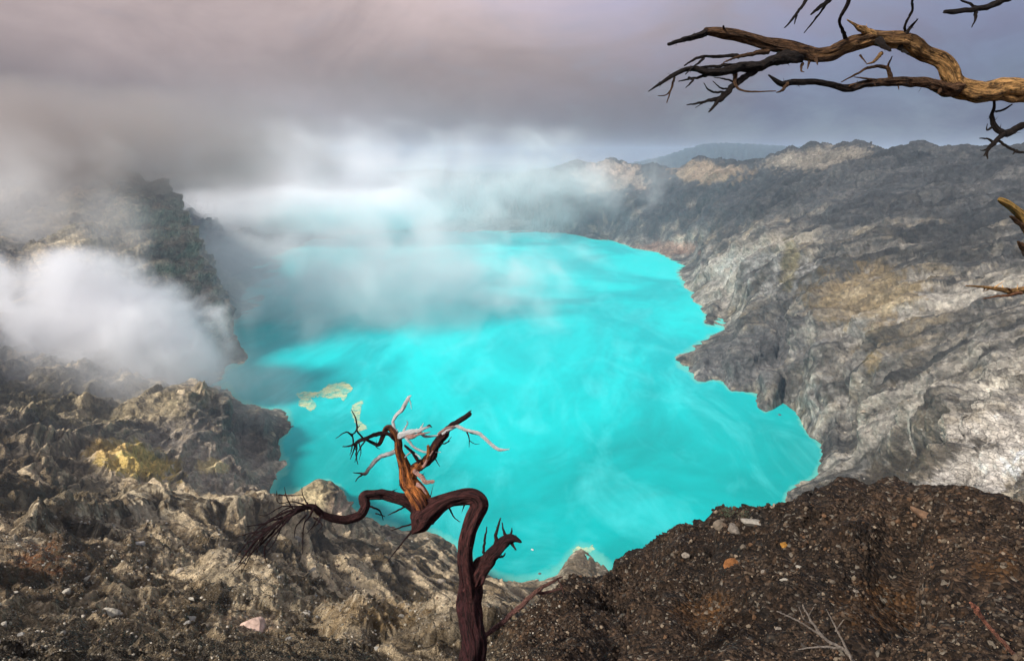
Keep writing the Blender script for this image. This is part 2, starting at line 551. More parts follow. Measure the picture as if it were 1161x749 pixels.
disp -= (.28 * np.exp(-((az_d - gz2) / 2.0) ** 2) * sstep(6, 8, rr) * (1 - sstep(10, 13, rr))).astype(np.float32)
P = P + N0 * disp[..., None]
N1 = normals(P)

# ---- dry gully down the gravel mound
# ---- ground colour (rock types, crusts, sulphur, dust) plus some painted light and shade
SX, SY = project(P)
n_a = fbm(P / 38.0, 4)
n_b = fbm(P / 9.0 + 40, 4)
n_c = fbm(P / np.array([2.4, 2.4, 1.2]) + 80, 4)
scr = (rr[..., None] * 0.03)
def rel(fac, off, st=(1, 1, 1)):
    L_ = np.log2(rr * fac)
    f_ = np.floor(L_)
    w_ = sstep(0, 1, L_ - f_)
    Q = P * np.array(st)
    return perlin(Q / (2.0 ** f_)[..., None] + off) * (1 - w_) + perlin(Q / (2.0 ** (f_ + 1))[..., None] + off) * w_


n_s = rel(.035, 5)
n_t = rel(.011, 25)
n_f = rel(.0045, 45)
def lerp(c, col, m):
    m = np.clip(m, 0, 1)[..., None]
    return c * (1 - m) + np.array(col, np.float32) * m
Cc = np.ones((NR, NC, 3), np.float32) * np.array((.215, .172, .118), np.float32)
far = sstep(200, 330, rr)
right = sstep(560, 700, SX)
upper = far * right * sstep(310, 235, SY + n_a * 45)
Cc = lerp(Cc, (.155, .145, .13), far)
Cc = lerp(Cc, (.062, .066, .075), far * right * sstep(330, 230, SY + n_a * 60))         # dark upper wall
Cc = lerp(Cc, (.24, .235, .23), far * right * sstep(240, 300, SY + n_a * 50) * sstep(-.3, .4, n_b + n_s * .6))
Cc = lerp(Cc, (.26, .215, .145), (1 - .6 * upper) * far * right * sstep(.15, .5, n_a + .4 * n_b + .5 * n_t) * sstep(215, 260, SY) * .8)   # ochre beds
def blob(x, y, rx, ry, r0=0, r1=1e9, soft=.3, nz=.5, rot=0.0):
    c_, s_ = math.cos(rot), math.sin(rot)
    dx, dy = SX - x, SY - y
    u = (dx * c_ + dy * s_) / rx
    v = (-dx * s_ + dy * c_) / ry
    dd = np.sqrt(u * u + v * v) + (n_s * 1.1 + n_t * .9 + n_f * .8 + n_b * .3) * (nz + .25)
    return (1 - sstep(1 - soft, 1 + soft * .4, dd)) * ((rr > r0) & (rr < r1))
# pale crust streaks, plus painted light along the ledge tops
tl = th * 340
gulc = perlin(np.stack([tl / 11 + warp * 2 + warp2 * 1.5, rad / 60 + warp2, PZ / 60], -1)) + .6 * perlin(np.stack([tl / 4.5 + warp * 4 + warp2 * 3, rad / 30, PZ / 30 + 9], -1))
bigm = rel(.11, 91)
bed = .25 * rel(.02, 61) + ledge_shade * .8 + bigm * .40 + bedtone * (.8 + .5 * (PX < 60))
crust = sstep(.10, .30, bed + .45 * n_t + .3 * n_f + .15 * n_b)
Cc = lerp(Cc, (.46, .395, .30), crust * .8 * (1 - .85 * upper) * sstep(16, 30, rr) * (1 - far * right * .6) * (1 - sstep(700, 1000, rr)))
Cc = lerp(Cc, (.33, .32, .31), (1 - .8 * upper) * far * right * sstep(.0, .35, gulc * .5 + .5 * n_t + bedtone * 1.2) * .7 * sstep(230, 300, SY + n_a * 60))
Cc = lerp(Cc, (.055, .06, .068), far * right * sstep(.05, .35, -gulc * .5 + .4 * n_t - bedtone * 1.1) * .75)
Cc = lerp(Cc, (.050, .038, .024), sstep(.0, .32, -bed - .3 * n_c + .3 * n_s + .2 * n_t) * .8 * (1 - far * .75))  # dark brown beds, with shade painted into the hollows under ledges
Cc = lerp(Cc, (.20, .20, .215), blob(855, 405, 80, 30, 300, 700, rot=-.45) * .8 * (1 - crust * .4))
Cc = lerp(Cc, (.12, .125, .135), blob(845, 398, 85, 24, 300, 700, rot=-.42) * .8 * (1 - crust * .4))
Cc = lerp(Cc, (.42, .43, .45), blob(870, 310, 90, 30, 300, 1200, rot=.1) * .7 * sstep(-.2, .3, n_t + n_s))
Cc = lerp(Cc, (.42, .42, .42), blob(930, 460, 60, 40, 200, 700) * .5 * sstep(-.2, .3, n_t))
Cc = lerp(Cc, (.33, .25, .13), blob(985, 335, 75, 35, 200, 900) * .6)
Cc = lerp(Cc, (.26, .23, .12), blob(895, 300, 10, 30, 200, 1100) * .6)
Cc = lerp(Cc, (.36, .27, .12), blob(990, 410, 12, 10, 200, 900) * .7)
Cc = lerp(Cc, (.10, .105, .115), np.clip(ribs, 0, 1) * .75 * sstep(-.5, .2, bedtone + n_t))
Cc = lerp(Cc, (.64, .60, .56), blob(1115, 520, 92, 46, 150, 420, rot=-.62, soft=.2) * (.6 + .4 * sstep(-.25, .15, n_t + .5 * n_s)))
Cc = lerp(Cc, (.50, .48, .44), blob(1120, 440, 60, 22, 150, 420, rot=-.3, soft=.4) * .7 * sstep(-.2, .15, n_t))
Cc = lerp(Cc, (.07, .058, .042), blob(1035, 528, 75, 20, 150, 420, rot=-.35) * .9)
Cc = lerp(Cc, (.42, .38, .33), blob(930, 180, 60, 14, 800, 1200, rot=-.1) * .6)  # warm sunlight on the rim crest, painted into the rock colour
Cc = lerp(Cc, (.45, .38, .33), blob(690, 200, 40, 20, 1200, 1700) * .8)  # pinkish sunlit patch of the far wall, painted as colour
Cc = lerp(Cc, (.38, .30, .22), blob(800, 195, 45, 12, 1000, 1500) * .7)  # painted warm light on the rim faces here too
Cc = lerp(Cc, (.33, .20, .15), blob(755, 283, 40, 9, 900, 1400) * .6)
# left side
Cc = lerp(Cc, (.30, .275, .26), blob(240, 520, 95, 60, 240, 420, soft=.6) * .75)
Cc = lerp(Cc, (.12, .12, .115), blob(265, 472, 75, 16, 300, 420, rot=.28) * .85)
Cc = lerp(Cc, (.52, .40, .13), blob(152, 522, 50, 20, 220, 420, rot=.2) * .85)
Cc = lerp(Cc, (.50, .36, .16), blob(120, 507, 26, 12, 220, 420) * .7)
Cc = lerp(Cc, (.62, .54, .33), blob(240, 529, 18, 9, 220, 420) * .9)
Cc = lerp(Cc, (.60, .53, .36), blob(355, 556, 26, 18, 220, 320, rot=.4) * .9)
Cc = lerp(Cc, (.50, .40, .33), blob(390, 572, 22, 14, 200, 320, rot=.5) * .8)
Cc = lerp(Cc, (.23, .20, .13), blob(100, 455, 130, 30, 300, 500) * .6)
Cc = lerp(Cc, (.46, .42, .34), blob(160, 300, 120, 110, 420, 900, soft=.3) * .8)
Cc = lerp(Cc, (.40, .36, .27), blob(205, 290, 40, 30, 420, 900) * .6)
Cc = lerp(Cc, (.36, .33, .27), blob(245, 360, 22, 55, 420, 900, rot=-.3) * .7)
Cc = lerp(Cc, (.13, .10, .07), blob(60, 640, 110, 60, 15, 150) * .6)
Cc = lerp(Cc, (.22, .09, .035), blob(50, 635, 45, 28, 20, 120) * .75 * sstep(-.2, .3, n_t + n_s))
Cc = lerp(Cc, (.085, .066, .040), blob(400, 660, 140, 38, 78, 180, rot=-.05) * .75 * sstep(.25, -.15, bedtone + n_t * .5))
Cc = lerp(Cc, (.52, .46, .37), np.clip(spine, 0, 1) * .85 * sstep(-.3, .1, n_t + n_s))
Cc = lerp(Cc, (.46, .42, .34), np.clip(upslab, 0, 1) * .7 * sstep(-.2, .1, bedtone + n_t))
Cc = lerp(Cc, (.09, .075, .05), blob(60, 565, 95, 16, 120, 260, rot=-.15) * .7)
Cc = lerp(Cc, (.40, .35, .27), blob(300, 672, 110, 12, 30, 160, rot=.35) * .75)
Cc = lerp(Cc, (.48, .36, .28), blob(285, 705, 34, 12, 15, 100) * .8 * sstep(-.3, .2, n_t))
Cc = lerp(Cc, (.22, .15, .07), blob(420, 700, 70, 25, 30, 150) * .6)
Cc = lerp(Cc, (.42, .39, .33), blob(110, 590, 100, 14, 60, 230, rot=-.2) * .6 * sstep(-.1, .2, n_t + bed))
# near ledge under the viewer: darker towards the viewer
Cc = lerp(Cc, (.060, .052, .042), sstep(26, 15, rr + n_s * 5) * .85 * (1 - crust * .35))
# mound
moundc = np.clip(mound * sstep(-.2, .2, mound - .5), 0, 1)
moundc = np.maximum(moundc, 0)
Cm = np.ones_like(Cc) * np.array((.030, .018, .011), np.float32)
Cm = lerp(Cm, (.062, .038, .023), sstep(0, .4, n_t + n_c * .4))
Cm = lerp(Cm, (.020, .016, .013), sstep(.05, .45, n_s - n_c * .4))
Cm = lerp(Cm, (.10, .045, .014), blob(800, 690, 40, 24, 3, 30) * .6 + blob(1000, 690, 50, 30, 3, 30) * .5 + blob(1130, 640, 30, 20, 3, 30) * .45)
Cm = Cm * (.62 + .5 * sstep(-.3, .35, n_s + .6 * bigm))[..., None]
Cc = Cc * (1 - moundc[..., None]) + Cm * moundc[..., None]
Cc = lerp(Cc, (.15, .115, .075), blob(662, 645, 40, 26, 180, 260) * .9)
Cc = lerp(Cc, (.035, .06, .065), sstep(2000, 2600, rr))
# mineral line along the waterline
zz = P[..., 2]
wl_ = (1 - sstep(.6, 2.4 + 1.5 * n_t, zz)) * (rr > 150)
Cc = lerp(Cc, (.46, .42, .33), wl_ * .55 * sstep(-.1, .3, n_b + n_t + n_s))
Cc = lerp(Cc, (.16, .42, .36), (1 - sstep(-2.5, 0, zz)))
var = 1 + .42 * blk + .30 * n_t + .22 * n_s + .12 * n_c + .5 * n_f
Cc = Cc * (1 + .55 * np.clip(bedtone, -.8, .9) * (1 - mound) * sstep(18, 35, rr))[..., None]
lw = ((1 - right) * (1 - sstep(450, 900, rr)))[..., None]
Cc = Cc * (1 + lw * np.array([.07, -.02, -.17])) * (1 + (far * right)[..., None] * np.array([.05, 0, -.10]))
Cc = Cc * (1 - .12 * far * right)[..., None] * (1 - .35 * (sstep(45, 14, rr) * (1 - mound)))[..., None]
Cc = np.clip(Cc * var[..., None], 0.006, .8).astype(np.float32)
fine = sstep(45, 12, rr).astype(np.float32)
crack = np.clip(blob(1115, 500, 100, 75, 150, 420, rot=-.5), 0, 1).astype(np.float32)


def mesh_np(name, V, F, smooth=True, col=None, extra=None):
    me = bpy.data.meshes.new(name)
    V = np.asarray(V, np.float32).reshape(-1, 3)
    F = np.asarray(F, np.int32)
    k = F.shape[1]
    me.vertices.add(len(V))
    me.vertices.foreach_set('co', V.ravel())
    me.loops.add(F.size)
    me.loops.foreach_set('vertex_index', F.ravel())
    me.polygons.add(len(F))
    me.polygons.foreach_set('loop_start', np.arange(0, F.size, k, dtype=np.int32))
    me.polygons.foreach_set('use_smooth', np.full(len(F), smooth))
    me.update(calc_edges=True)
    if col is not None:
        a = me.color_attributes.new('Col', 'FLOAT_COLOR', 'POINT')
        c4 = np.ones((len(V), 4), np.float32)
        c4[:, :3] = np.asarray(col).reshape(-1, 3)
        a.data.foreach_set('color', c4.ravel())
    for k_, v_ in (extra or {}).items():
        a = me.attributes.new(k_, 'FLOAT', 'POINT')
        a.data.foreach_set('value', np.asarray(v_, np.float32).ravel())
    return me


def obj(name, me, mat, parent=None, label=None, cat=None, group=None, kind=None):
    o = bpy.data.objects.new(name, me)
    COL.objects.link(o)
    if mat is not None and me is not None and not me.materials:
        me.materials.append(mat)
    if parent is not None:
        o.parent = parent
    for k_, v_ in (('label', label), ('category', cat), ('group', group), ('kind', kind)):
        if v_:
            o[k_] = v_
    return o


def new_mat(name):
    m = bpy.data.materials.new(name)
    m.use_nodes = True
    return m, NT(m.node_tree)


# ---- ground material
def ground_mat():
    m, t = new_mat('volcanic_ground')
    geo = t.node('ShaderNodeNewGeometry')
    pos = geo.outputs['Position']
    col = t.node('ShaderNodeAttribute', attribute_name='Col').outputs['Color']
    fine_ = t.node('ShaderNodeAttribute', attribute_name='fine').outputs['Fac']
    # near: stones a few centimetres across; far: blocks of a metre or two
    vc = t.node('ShaderNodeTexVoronoi', {'Vector': pos, 'Scale': 22.0, 'Randomness': 1.0})
    vd = vc.outputs['Distance']
    vcol = t.node('ShaderNodeSeparateColor', {0: vc.outputs['Color']})
    nf = t.noise(pos, 9.0, 7, 0.62)
    cr = t.voronoi(t.vmath('ADD', t.vmath('MULTIPLY', pos, (1, 1, 1.8)), t.vmath('MULTIPLY', t.node('ShaderNodeTexNoise', {'Vector': pos, 'Scale': .5, 'Detail': 3}).outputs[1], (3.2, 3.2, 3.2))), 0.42, 'DISTANCE_TO_EDGE')
    stone = t.maprange(vcol.outputs[0], .3, 1.0, .45, 1.75)
    nm = t.noise(pos, 0.55, 8, 0.66)
    nmm = t.maprange(nm, .3, .7, .70, 1.32)
    k = t.node('ShaderNodeMix', {0: fine_, 2: nmm, 3: stone}, data_type='FLOAT').outputs[0]
    k2 = t.math('MULTIPLY', k, t.maprange(nf, .3, .7, .75, 1.25))
    c = t.mix(1.0, col, t.node('ShaderNodeCombineColor', {0: k2, 1: k2, 2: k2}).outputs[0], 'MULTIPLY')
    speck = t.math('MULTIPLY', t.maprange(vcol.outputs[1], .95, .97), fine_)
    c = t.mix(t.math('MULTIPLY', speck, .6), c, (.22, .19, .15))
    crk = t.node('ShaderNodeAttribute', attribute_name='crack').outputs['Fac']
    ck = t.math('MULTIPLY', crk, t.maprange(cr, .07, .02))
    c = t.mix(t.math('MULTIPLY', ck, .5), c, (.08, .07, .06))
    zone = t.node('ShaderNodeAttribute', attribute_name='zone').outputs['Fac']

    def facet(scale, off):
        pw = t.vmath('ADD', pos, t.vmath('MULTIPLY', t.node('ShaderNodeTexNoise', {'Vector': pos, 'Scale': scale * 1.3, 'Detail': 2}).outputs[1], (.5 / scale,) * 3))
        vn = t.node('ShaderNodeTexVoronoi', {'Vector': t.vmath('MULTIPLY', pw, (1, 1, 1.7)), 'Scale': scale})
        dlt = t.vmath('SUBTRACT', t.vmath('MULTIPLY', t.vmath('MULTIPLY', pw, (1, 1, 1.7)), (scale,) * 3), t.vmath('MULTIPLY', vn.outputs['Position'], (scale,) * 3))
        return t.math('MULTIPLY', t.vmath('DOT_PRODUCT', dlt, t.vmath('SUBTRACT', vn.outputs['Color'], (.5, .5, .5))), 1.3 / scale), vn.outputs['Color']
    fa, ca_ = facet(.30, 0)
    fb, cb_ = facet(1.05, 0)
    fc, cc_ = facet(4.2, 0)
    wfar = t.maprange(zone, .55, .85)
    wnear = t.maprange(zone, .45, .12)
    wmid = t.math('SUBTRACT', 1.0, t.math('ADD', wfar, wnear), clamp=True)
    fh = t.math('ADD', t.math('MULTIPLY', fa, t.math('MULTIPLY', wfar, .6)), t.math('ADD', t.math('MULTIPLY', fb, t.math('ADD', t.math('MULTIPLY', wmid, .45), t.math('MULTIPLY', wfar, .4))), t.math('MULTIPLY', fc, t.math('MULTIPLY', wnear, t.math('SUBTRACT', 1.0, t.math('MULTIPLY', fine_, .6))))))
    ctone = t.math('ADD', t.math('MULTIPLY', t.node('ShaderNodeSeparateColor', {0: ca_}).outputs[1], wfar), t.math('MULTIPLY', t.node('ShaderNodeSeparateColor', {0: cb_}).outputs[1], t.math('SUBTRACT', 1.0, wfar)))
    ct = t.maprange(ctone, 0, 1, .74, 1.28)
    c = t.mix(t.math('SUBTRACT', 1.0, fine_), c, t.mix(1.0, c, t.node('ShaderNodeCombineColor', {0: ct, 1: ct, 2: ct}).outputs[0], 'MULTIPLY'))
    bs = t.node('ShaderNodeBsdfPrincipled', {'Base Color': c, 'Roughness': 0.93, 'Specular IOR Level': 0.2})
    hn = t.math('MULTIPLY', t.math('SUBTRACT', 0.6, vd), 0.05)
    hn = t.math('ADD', hn, t.math('MULTIPLY', nf, .05))
    hn = t.math('MULTIPLY', hn, fine_)
    hf = t.math('ADD', t.math('MULTIPLY', nm, 2.2), t.math('MULTIPLY', t.math('MINIMUM', cr, .06), 5.0))
    hf = t.math('MULTIPLY', hf, t.math('SUBTRACT', 1.0, fine_))
    b = t.node('ShaderNodeBump', {'Height': t.math('ADD', fh, t.math('ADD', hn, hf)), 'Strength': 1.0, 'Distance': 1.0})
    t.t.links.new(b.outputs[0], bs.inputs['Normal'])
    t.node('ShaderNodeOutputMaterial', {0: bs.outputs[0]})
    return m


idx = np.arange(NR * NC, dtype=np.int32).reshape(NR, NC)
F = np.stack([idx[:-1, :-1], idx[:-1, 1:], idx[1:, 1:], idx[1:, :-1]], -1).reshape(-1, 4)
F = F[:, ::-1]
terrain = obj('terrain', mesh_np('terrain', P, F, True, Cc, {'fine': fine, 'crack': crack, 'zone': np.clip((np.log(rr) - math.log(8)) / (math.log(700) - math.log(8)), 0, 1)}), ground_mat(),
              label='rocky crater slopes, cliffs and gravel around the turquoise lake', kind='structure')
print('terrain verts', NR * NC, 'rows', NR, 'cols', NC)


def place(px, py, lift=0.0):
    """first point of the ground seen along a ray"""
    a, qq = ray(px, py)
    j = int(np.clip(np.searchsorted(azs, a), 1, NC - 1))
    colP = P[:, j]
    qs = (H - colP[:, 2]) / np.hypot(colP[:, 0], colP[:, 1])
    ok = np.where((qs <= qq) & (np.arange(NR) > 60))[0]
    if len(ok) == 0:
        return None
    i = ok[0]
    p = colP[i].copy()
    return p + np.array([0, 0, lift]), N1[i, j]


# ------------------------------------------------------------------ lake
def lake_mat():
    m, t = new_mat('lake_water')
    pos = t.node('ShaderNodeNewGeometry').outputs['Position']
    shoal = t.node('ShaderNodeAttribute', attribute_name='shoal').outputs['Fac']
    n1 = t.noise(t.vmath('MULTIPLY', pos, (1, .55, 1)), 0.0062, 6, .6, .8)
    n2 = t.noise(t.vmath('MULTIPLY', pos, (1, .38, 1)), 0.030, 7, .66, 1.2)
    n3 = t.noise(t.vmath('MULTIPLY', pos, (1, .5, 1)), 0.16, 6, .7, .5)
    sp_ = t.node('ShaderNodeSeparateXYZ', {0: pos})
    deep = t.maprange(t.math('ADD', sp_.outputs[1], t.math('MULTIPLY', n1, 260)), 380, 620, smooth=True)
    a = t.mix(t.maprange(n1, .38, .60, smooth=True), (.0, .44, .46), (.0, .67, .665))
    b_ = t.mix(t.maprange(n1, .38, .60, smooth=True), (.0, .29, .28), (.0, .45, .45))
    c = t.mix(deep, b_, a)
    c = t.mix(t.math('MULTIPLY', t.maprange(n2, .48, .80), .50), c, (.12, .74, .77))
    c = t.mix(t.math('MULTIPLY', t.maprange(n3, .48, .75), .20), c, (.0, .33, .34))
    c = t.mix(t.math('MULTIPLY', t.maprange(t.math('ADD', shoal, t.math('MULTIPLY', n3, 1.0)), .95, 1.7), .8), c, (.17, .52, .42))
    bs = t.node('ShaderNodeBsdfPrincipled', {'Base Color': c, 'Roughness': .32, 'IOR': 1.33, 'Specular IOR Level': .04})
    wv = t.noise(pos, 0.9, 5, .65)
    b = t.node('ShaderNodeBump', {'Height': wv, 'Strength': .3, 'Distance': .35})
    t.t.links.new(b.outputs[0], bs.inputs['Normal'])
    t.node('ShaderNodeOutputMaterial', {0: bs.outputs[0]})
    return m


gx = np.concatenate([[-1300], np.linspace(-420, 420, 380), [1300]])
gy = np.concatenate([[150], np.linspace(190, 700, 300), np.linspace(705, 1600, 180), [2000]])
GX, GY = np.meshgrid(gx, gy)
LV = np.stack([GX, GY, np.zeros_like(GX)], -1)
ja = np.clip(np.searchsorted(azs, np.arctan2(GX, GY)), 0, NC - 1)
jr = np.clip(np.searchsorted(lrs, np.log(np.hypot(GX, GY))), 0, NR - 1)
shoal = sstep(-4.5, -.3, P[jr, ja, 2])
li = np.arange(GX.size).reshape(GX.shape)
LF = np.stack([li[:-1, :-1], li[:-1, 1:], li[1:, 1:], li[1:, :-1]], -1).reshape(-1, 4)
obj('lake', mesh_np('lake', LV, LF, True, None, {'shoal': shoal}), lake_mat(), label='milky turquoise crater lake filling the bottom of the crater', kind='structure')


# ------------------------------------------------------------------ haze and steam
def box_mesh(name, x0, x1, y0, y1, z0, z1):
    V = [(x, y, z) for x in (x0, x1) for y in (y0, y1) for z in (z0, z1)]
    F_ = [(0, 1, 3, 2), (4, 6, 7, 5), (0, 4, 5, 1), (2, 3, 7, 6), (0, 2, 6, 4), (1, 5, 7, 3)]
    return mesh_np(name, V, F_, False)


hm, t = new_mat('haze_air')
pv = t.node('ShaderNodeVolumePrincipled', {'Color': (.62, .78, 1.0, 1), 'Density': 0.00015, 'Anisotropy': 0.0})
t.node('ShaderNodeOutputMaterial', {'Volume': pv.outputs[0]})
zmin = float(P[..., 2].min()) - 1.0
zmax = float(P[..., 2].max()) + 15.0
obj('haze', box_mesh('haze', -9400, 9400, -9400, 9400, zmin, zmax), hm, label='thin bluish air between the viewer and the far crater rim', kind='stuff')


def ico(sub):
    import bmesh
    bm = bmesh.new()
    bmesh.ops.create_icosphere(bm, subdivisions=sub, radius=1.0)
    V = np.array([v.co[:] for v in bm.verts])
    F_ = np.array([[v.index for v in f.verts] for f in bm.faces])
    bm.free()
    return V, F_


ICO = {k: ico(k) for k in (1, 2, 3, 4)}


def steam(name, label, centre, dims, dens, albedo, nscale, namp=0.9, soft=0.45, detail=4, step=1.0, aniso=0.2, rot=0.0, tilt=0.0, stretch=(1, 1, 1), bias=0.5):
    m, t = new_mat(name + '_vapour')
    tc_ = t.node('ShaderNodeTexCoord')
    o_ = tc_.outputs['Object']
    pos = t.node('ShaderNodeNewGeometry').outputs['Position']
    ln = t.vmath('LENGTH', o_)
    nn = t.noise(t.vmath('MULTIPLY', pos, stretch), nscale, detail, .6, 0.6)
    e = t.math('SUBTRACT', 1.0, ln)
    e = t.math('ADD', e, t.math('MULTIPLY', t.math('SUBTRACT', nn, bias), namp))
    f = t.maprange(e, 0.08, 0.08 + soft, smooth=True)
    edge = t.maprange(ln, 1.0, .86, smooth=True)
    dn = t.math('MULTIPLY', t.math('MULTIPLY', f, edge), dens)
    pv = t.node('ShaderNodeVolumePrincipled', {'Color': (*albedo, 1), 'Density': dn, 'Anisotropy': aniso})
    t.node('ShaderNodeOutputMaterial', {'Volume': pv.outputs[0]})
    m.cycles.volume_step_rate = step
    V, F_ = ICO[3]
    o = obj(name, mesh_np(name, V * 1.02, F_), m, label=label, kind='stuff')
    o.location = centre
    o.scale = dims
    o.rotation_euler = (tilt, 0, rot)
    return o


WHITE = (.97, .97, .98)
steam('steam_plume', 'dense white steam billowing off the left shore below the cliff', at(70, 382, 405), (110, 46, 58), .26, WHITE, .032, 2.4, 1.6, 9, 1.0, bias=.41, aniso=-.3)
steam('steam_puff', 'lower white tongue of steam beside the teal water at left', at(170, 408, 410), (50, 36, 44), .16, WHITE, .048, 2.4, 1.6, 9, 1.0, bias=.43, aniso=-.3)
steam('steam_mist', 'soft pale mist wrapped round the foot of the left cliff', at(15, 262, 480), (125, 50, 95), .044, WHITE, .020, 1.8, 1.5, 8, 1.0, bias=.47)
steam('steam_wisp', 'thin grey steam trailing over the slope under the white plume', at(60, 440, 350), (150, 50, 40), .026, WHITE, .030, 1.8, 1.3, 7, 1.0, bias=.47)
steam('steam_veil', 'thin white veil drifting over the left part of the lake', at(400, 318, 700), (285, 230, 100), .040, WHITE, .017, 2.4, 1.9, 9, 1.0, stretch=(1, .6, 1.1), bias=.49, aniso=-.2)
steam('steam_core', 'brightest white steam in the gap at the far left end of the lake', at(345, 236, 1160), (300, 110, 50), .15, WHITE, .011, 1.7, 1.6, 9, 1.0, bias=.45, stretch=(.7, 1, 1.2), aniso=-.3)
steam('steam_bank', 'pale steam bank along the far shore of the lake', at(415, 212, 1230), (680, 180, 135), .045, WHITE, .011, 2.5, 2.2, 9, 1.0, bias=.48, stretch=(.8, 1, 1.1), aniso=-.2)
steam('steam_halo', 'faint steam spreading upward behind the bright bank', at(400, 180, 1480), (950, 160, 210), .0035, WHITE, .004, 1.2, 1.4, 7, 1.0, bias=.47)
steam('cloud_bank', 'dark brownish cloud pressing down on the left cliff', at(85, 172, 530), (240, 100, 62), .036, (.56, .50, .47), .014, 1.7, 1.1, 8, 1.0, bias=.45)
steam('cloud_roll', 'grey brown cloud hanging far behind the far end of the lake', at(330, 110, 3000), (1500, 400, 260), .0014, (.66, .60, .59), .0028, 1.8, 1.2, 7, 1.0, bias=.48)


# ------------------------------------------------------------------ dead trees
def wood_mat(name, rough=.8):
    m, t = new_mat(name)
    col = t.node('ShaderNodeAttribute', attribute_name='Col').outputs['Color']
    u = t.node('ShaderNodeAttribute', attribute_name='along').outputs['Fac']
    pos = t.node('ShaderNodeTexCoord').outputs['Object']
    ang = t.node('ShaderNodeAttribute', attribute_name='around').outputs['Fac']
    vec = t.node('ShaderNodeCombineXYZ', {0: t.math('MULTIPLY', t.math('SINE', ang), 1.0), 1: t.math('MULTIPLY', t.math('COSINE', ang), 1.0), 2: t.math('MULTIPLY', u, .9)}).outputs[0]
    g = t.noise(vec, 4.5, 7, .68, .8)
    g2 = t.noise(pos, 34.0, 4, .6)
    k = t.math('MULTIPLY', t.maprange(g, .38, .62, .15, 2.1), t.maprange(g2, .3, .7, .75, 1.25))
    lum = t.maprange(t.node('ShaderNodeSeparateColor', {0: col}).outputs[1], .25, .6)
    k = t.node('ShaderNodeMix', {0: lum, 2: k, 3: t.math('ADD', t.math('MULTIPLY', k, .25), .78)}, data_type='FLOAT').outputs[0]
    c = t.mix(1.0, col, t.node('ShaderNodeCombineColor', {0: k, 1: k, 2: k}).outputs[0], 'MULTIPLY')
    bs = t.node('ShaderNodeBsdfPrincipled', {'Base Color': c, 'Roughness': rough, 'Specular IOR Level': .25})
    b = t.node('ShaderNodeBump', {'Height': t.math('ADD', g, t.math('MULTIPLY', g2, .25)), 'Strength': 1.0, 'Distance': .05})
    t.t.links.new(b.outputs[0], bs.inputs['Normal'])
    t.node('ShaderNodeOutputMaterial', {0: bs.outputs[0]})
    return m


WOOD = wood_mat('weathered_wood')
DARK = (.034, .010, .011)
BARK = (.055, .017, .015)
ORANGE = (.42, .14, .035)
PALE = (.95, .93, .90)
PINK = (.75, .42, .34)
GOLD = (.46, .25, .09)
BLACK = (.022, .014, .011)
BROWN = (.13, .065, .030)


def cr_path(C, seg):
    C = np.asarray(C, float)
    n_ = len(C)
    out = []
    for i in range(n_ - 1):
        p0, p1, p2, p3 = C[max(i - 1, 0)], C[i], C[i + 1], C[min(i + 2, n_ - 1)]
        for s in range(seg):
            u = s / seg
            out.append(.5 * ((2 * p1) + (-p0 + p2) * u + (2 * p0 - 5 * p1 + 4 * p2 - p3) * u * u + (-p0 + 3 * p1 - 3 * p2 + p3) * u ** 3))
    out.append(C[-1])
    return np.array(out)


_tube_id = [0]


